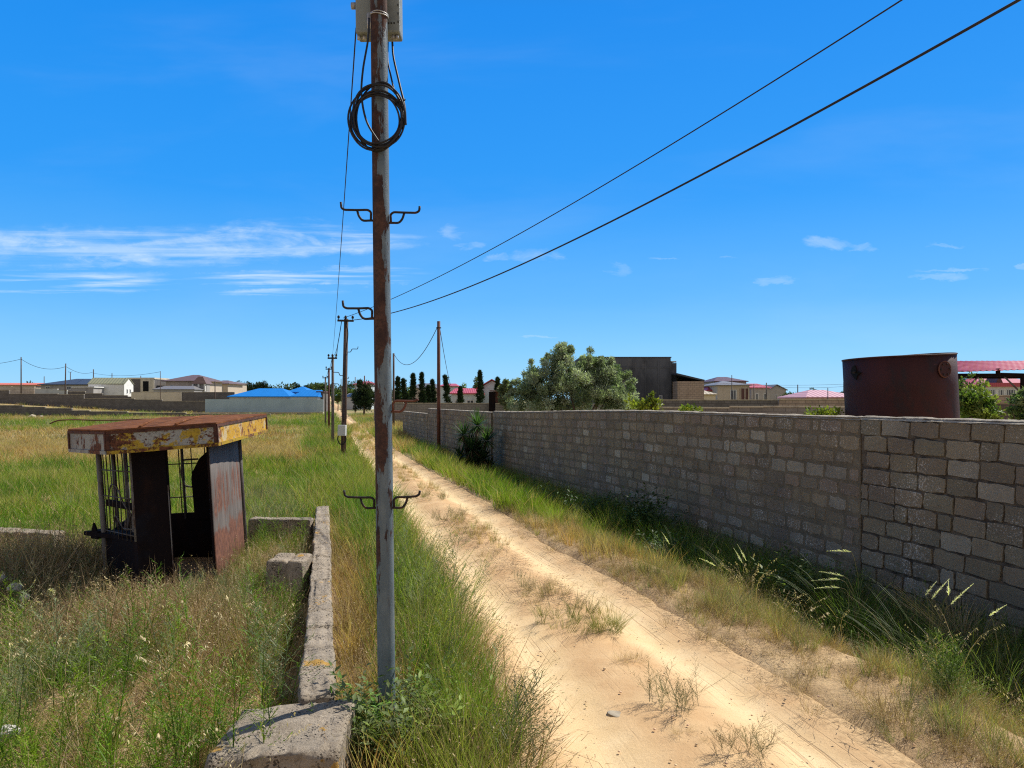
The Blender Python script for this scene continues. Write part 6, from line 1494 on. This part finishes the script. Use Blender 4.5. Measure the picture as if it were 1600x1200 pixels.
def cypress(label, px, top, wpx, Y, base=None, group=None):
    x = XP(px, Y); z = gz(x, Y); H = ZP(top, Y) - z; rw = wpx / F * Y / 2; e = empty('cypress', (x, Y, z), label, 'cypress', group); ct = []
    for k in range(130):
        t = rnd.random() ** .8; prof = min(1, t / .12) * (1 - t) ** .8 * 1.25; a = rnd.random() * TW; q = prof * rw * rnd.uniform(.3, .95)
        ct.append(((q * math.cos(a), q * math.sin(a), .15 * H + t * H * .84), (.12 * rw + .07) * (1.1 - .5 * t)))
    lx, ly = rnd.gauss(0, .12), rnd.gauss(0, .12); ct = [((p_[0] * rnd.uniform(.8, 1.25) + lx * (p_[2] / H) ** 3, p_[1] + ly * (p_[2] / H) ** 3, p_[2]), r_) for p_, r_ in ct] + [((lx * k, ly * k, H * (.94 + .05 * k)), .05 + .05 * (1 - k)) for k in (.2, .6, 1.0)]
    v, t_, c = leaves_at(ct, 30, 1, .26, .06, DK, 1.2); link('crown', fast_mesh('crown', v, t_, c, [M['pine']]), e)
    m = MB(); m.tube([(0, 0, -.1), (0, 0, H * .5), (0, 0, H * .9)], [.09, .06, .02], 6); m.build('trunk', M['bark'], e); return e
CYG = 'row of dark cypresses beyond the wall'
for a in [('cypress half hidden by the foreground pole, leftmost of the row', 622, 591, 15), ('broad cypress second from the foreground pole', 634, 594, 13), ('cypress with a bent tip, left of the twin tips', 645, 586, 13), ('slender sharp cypress in a gap, left of the rusty post', 660, 584, 13), ('shorter cypress close left of the rusty post', 676, 595, 14), ('pointed cypress just right of the rusty post', 699, 588, 13), ('smallest cypress in front of the lower red roof', 719, 606, 12), ('tallest cypress in front of the red gable', 751, 581, 15), ('dark cypress right of the red gable peak', 776, 592, 14), ('low bushy cypress between the two pointed ones on the left', 668, 604, 12)]:
    cypress(a[0], a[1], a[2], a[3], 70 + rnd.uniform(-2, 2), group=CYG)
# round juniper by the track and other trees
bush('juniper', 'dense dark round juniper on the right of the track end', 'conifer', 568.5, 593, 651, 38, 90, .3, .1, DK, 90, 90, mat='pine', updir=.6)
FT = 'trees on the far skyline'
bush('tree', 'bright green bushy tree at the far end of the track, left one', 'tree', 528, 607, 632, 20, 130, .3, .16, [(.07, .12, .03), (.1, .15, .035)], 60, 30, FT)
bush('tree', 'bright green tree behind the pale grey house at the track end', 'tree', 548, 603, 632, 26, 165, .35, .18, [(.09, .14, .03), (.12, .16, .04)], 60, 34, FT)
bush('tree', 'dark green tree above the track end behind the meter-box pole', 'tree', 545, 593, 620, 26, 185, .4, .16, [(.03, .055, .02), (.045, .07, .025)], 60, 34, FT)
for (px, t, w_, Y, c_, lb) in [(350, 597, 20, 205, 0, 'dark pine at the left end of the clump behind the blue roof'), (366, 594, 20, 210, 0, 'dark pine with a flat top left in the clump'), (382, 596, 20, 205, 0, 'dark pine above the left end of the blue trapezoid roof'), (396, 597, 18, 208, 0, 'low dark pine above the middle of the blue trapezoid roof'), (411, 596, 20, 206, 0, 'rounded dark pine at the right of the clump'), (421, 600, 12, 203, 0, 'small dark pine closing the clump at its right'), (433, 605, 9, 200, 0, 'small lone conifer left of the peaked blue roof'), (448, 601, 12, 206, 0, 'dark conifer touching the left of the peaked blue roof'), (464, 599, 12, 210, 0, 'dark conifer behind the peaked blue roof'), (477, 600, 12, 205, 0, 'dark conifer right of the peaked blue roof'), (489, 597, 18, 200, 1, 'green tree beyond the right end of the blue roofs'), (505, 594, 22, 190, 1, 'wide green tree left of the pole line'), (518, 600, 14, 195, 1, 'green tree showing between the left poles'),
                              (404, 601, 14, 215, 0, 'dark conifer filling the clump behind the blue roof ridge'), (374, 600, 16, 215, 0, 'low dark conifer filling the left of the clump')]:
    bush('pine_tree' if c_ == 0 else 'tree', lb, 'tree', px, t, 622, w_ * 1.15, Y, .5, .2, [(.025, .045, .022), (.035, .058, .026)] if c_ == 0 else [(.06, .095, .03), (.085, .12, .04)], 50, 30, FT, 'pine' if c_ == 0 else 'leaf')
TT = 'trees around the houses on the right'
for (px, t, w_, Y, c_, lb) in [(634, 602, 24, 120, GR, 'green tree glowing between the cypresses beside the pole'), (722, 598, 24, 120, GR, 'light green tree behind the lower red roof wing'), (748, 588, 22, 112, [(.08, .11, .05), (.1, .13, .06)], 'grey-green tree behind the tallest cypress'), (763, 592, 20, 108, [(.08, .11, .05), (.1, .13, .06)], 'grey-green tree behind the red gable peak'), (790, 592, 20, 60, [(.12, .15, .08), (.16, .18, .1)], 'silvery tree left of the olive tree'), (1237, 613, 26, 95, [(.05, .07, .02), (.07, .09, .03)], 'low dark bush right of the grey gabled house'), (1268, 604, 24, 150, [(.03, .05, .025), (.04, .06, .03)], 'dark tree behind the left slope of the faded pink roof'), (1320, 607, 18, 150, [(.03, .05, .025)], 'dark tree touching the left edge of the tank'), (1100, 610, 18, 140, [(.04, .06, .03)], 'dark tree between the lean-to and the pink-roofed wing'), (578, 597, 22, 140, [(.03, .05, .022), (.05, .08, .03)], 'dark tree behind the juniper beside the pole')]:
    bush('tree', lb, 'tree', px, t, 640, w_, Y, .3, .14, c_, 60, 34, TT)
# far tree line as one mass
ct = []
for k in range(420):
    px = rnd.choice([rnd.uniform(330, 620), rnd.uniform(600, 800), rnd.uniform(1095, 1345), rnd.uniform(1500, 1700), rnd.uniform(-100, 340)]); Y = rnd.uniform(320, 420); top = rnd.uniform(.2, 1.) * (6.2 if px < 620 else 4.6)
    ct.append(((XP(px, Y), Y, gz(XP(px, Y), Y) + top * .6 + .5), rnd.uniform(1.2, 2.6)))
v, t_, c = leaves_at(ct, 60, 1, 1.1, .6, [(.05, .075, .04), (.065, .09, .05), (.045, .065, .04)], .3); tag(link('far_woods', fast_mesh('far_woods', v, t_, c, [M['leaf']])), 'hazy dark tree line along the far horizon', 'woods', kind='stuff')

# ================================================================= small things
def stone(name, label, cat, loc, sz, mat, seed, flat=.5):
    bm = bmesh.new(); bmesh.ops.create_icosphere(bm, subdivisions=3, radius=1)
    for v in bm.verts:
        n = float(N1.fbm(v.co.x * 1.3 + seed, v.co.y * 1.3 + v.co.z, 3)) - .5; v.co *= 1 + n * .9; v.co.x *= sz; v.co.y *= sz * .8; v.co.z *= sz * flat
    for f in bm.faces: f.smooth = seed % 2 == 0
    me = bpy.data.meshes.new(name); bm.to_mesh(me); bm.free(); me.materials.append(M[mat]); o = link(name, me, loc=loc, rot=(0, 0, seed)); return tag(o, label, cat)
M['palestone'] = layered('pale_stone', (.4, .34, .25), [((.28, .23, .17), 6, .45, .65, U)], .9)
M['whiterubble'] = layered('white_rubble', (.5, .47, .42), [((.45, .42, .38), 5, .5, .7, U)], .9)
stone('stone', 'flat pale stone lying in the sand at the bottom of the track', 'stone', gp(963, 1116, -.012), .06, 'palestone', 2, .14)
for k, (px, py, s, lb) in enumerate([(22, 918, .1, 'white rubble lump at the left edge among dry weeds'), (38, 934, .08, 'smaller white rubble lump below the left rubble'), (12, 1145, .1, 'pale rubble lump in the grass at the lower left edge'), (298, 965, .04, 'small white stone in the dry grass before the kiosk'), (5, 905, .09, 'white rubble lump cut by the left edge of the photo')]):
    stone('rubble', lb, 'rubble', gp(px, py, .2 if py < 960 else .15), s * .6, 'whiterubble', 3 + k * 2, .7)
for k, (px, py, s, lb) in enumerate([(50, 650, .45, 'pile of pale stones in front of the lower stepped wall'), (64, 651, .3, 'small pale boulder right of the stone pile in the field')]):
    stone('boulder', lb, 'boulder', (XP(px, 81), 81, gz(XP(px, 81), 81) + .1), s, 'palestone', 5 + k * 4, .6)
T = Tpl(); T.v = [(1, 0, 0), (.1, .9, .05), (-.9, .15, 0), (-.1, -1, .05), (.1, .1, .7), (0, 0, -.5)]; T.t = [(0, 1, 4), (1, 2, 4), (2, 3, 4), (3, 0, 4), (1, 0, 5), (2, 1, 5), (3, 2, 5), (0, 3, 5)]; T.c = [(1., 1., 1.)] * 6; T.w = [0.] * 6
peb = Pile(); x, y = pts_in(3.4, 14, 90, lambda q: roadL(q) - .1, lambda q: roadR(q) + .3); p = P3(x, y); p[:, 2] += .006 + .03 * np.exp(-((x - cen(y)) / .25) ** 2) - .03 * (np.abs(np.abs(x - cen(y)) - .55) < .25)
pick(peb, [T.arr()], p, (.002 + .011 * rng.random(len(x)) ** 5), jitc(np.repeat(np.array([(.6, .45, .27)]), len(x), 0), .35))
M['clod'] = leaf_mat('sandy_clods', 0., .95); tag(peb.obj('loose_gravel', 'clod'), 'small stones and clods of sand scattered over the track', 'gravel', kind='stuff')
# crumpled red and white wrapper
bm = bmesh.new(); bmesh.ops.create_grid(bm, x_segments=10, y_segments=10, size=.06)
for v in bm.verts: v.co.z += (float(N2(v.co.x * 60, v.co.y * 60)) - .5) * .05; v.co.x += (float(N3(v.co.x * 50, v.co.y * 50)) - .5) * .04
for f in bm.faces: f.material_index = 0 if f.calc_center_median().x > -.02 else 1
me = bpy.data.meshes.new('wrapper'); bm.to_mesh(me); bm.free(); me.materials.append(layered('red_foil', (.6, .06, .07), [((.7, .2, .2), 30, .5, .6, U)], .4)); me.materials.append(white_mat('white_foil', (.75, .75, .75)))
o = link('wrapper', me, loc=(XP(692, 6.35), 6.35, ZP(972, 6.35)), rot=(R(55), R(10), R(20))); tag(o, 'crumpled red and white wrapper caught in the verge grass', 'litter')
# globe-headed wild leeks
e = empty('wild_leek', gp(82, 1000), 'wild leek with pale round seed heads left of the kiosk front', 'plant'); b = Vector(e.location); Yl = b.y
for (px, py, rad) in [(80, 925, .034), (88, 938, .02), (62, 943, .02), (55, 954, .02), (115, 945, .018)]:
    tp = P(px, py, Yl + rnd.uniform(-.1, .1)) - b; m = MB(); m.tube([Vector((rnd.uniform(-.03, .03), 0, -.05)), tp * .5 + Vector((0, 0, .03)), tp], .004, 5); s_ = m.build('stalk', M['stem'], e)
    T = Tpl()
    for k in range(160):
        d = Vector((rnd.gauss(0, 1), rnd.gauss(0, 1), rnd.gauss(0, 1))).normalized(); T.leaf(tp + d * rad * .3, d, (0, 0, 1), rad * .75, rad * .35, rnd.uniform(.8, 1.2), (.5, .47, .3))
    v, t, c, w_ = T.arr(); link('seed_head', fast_mesh('seed_head', v, t, c, [M['leaf']]), s_)
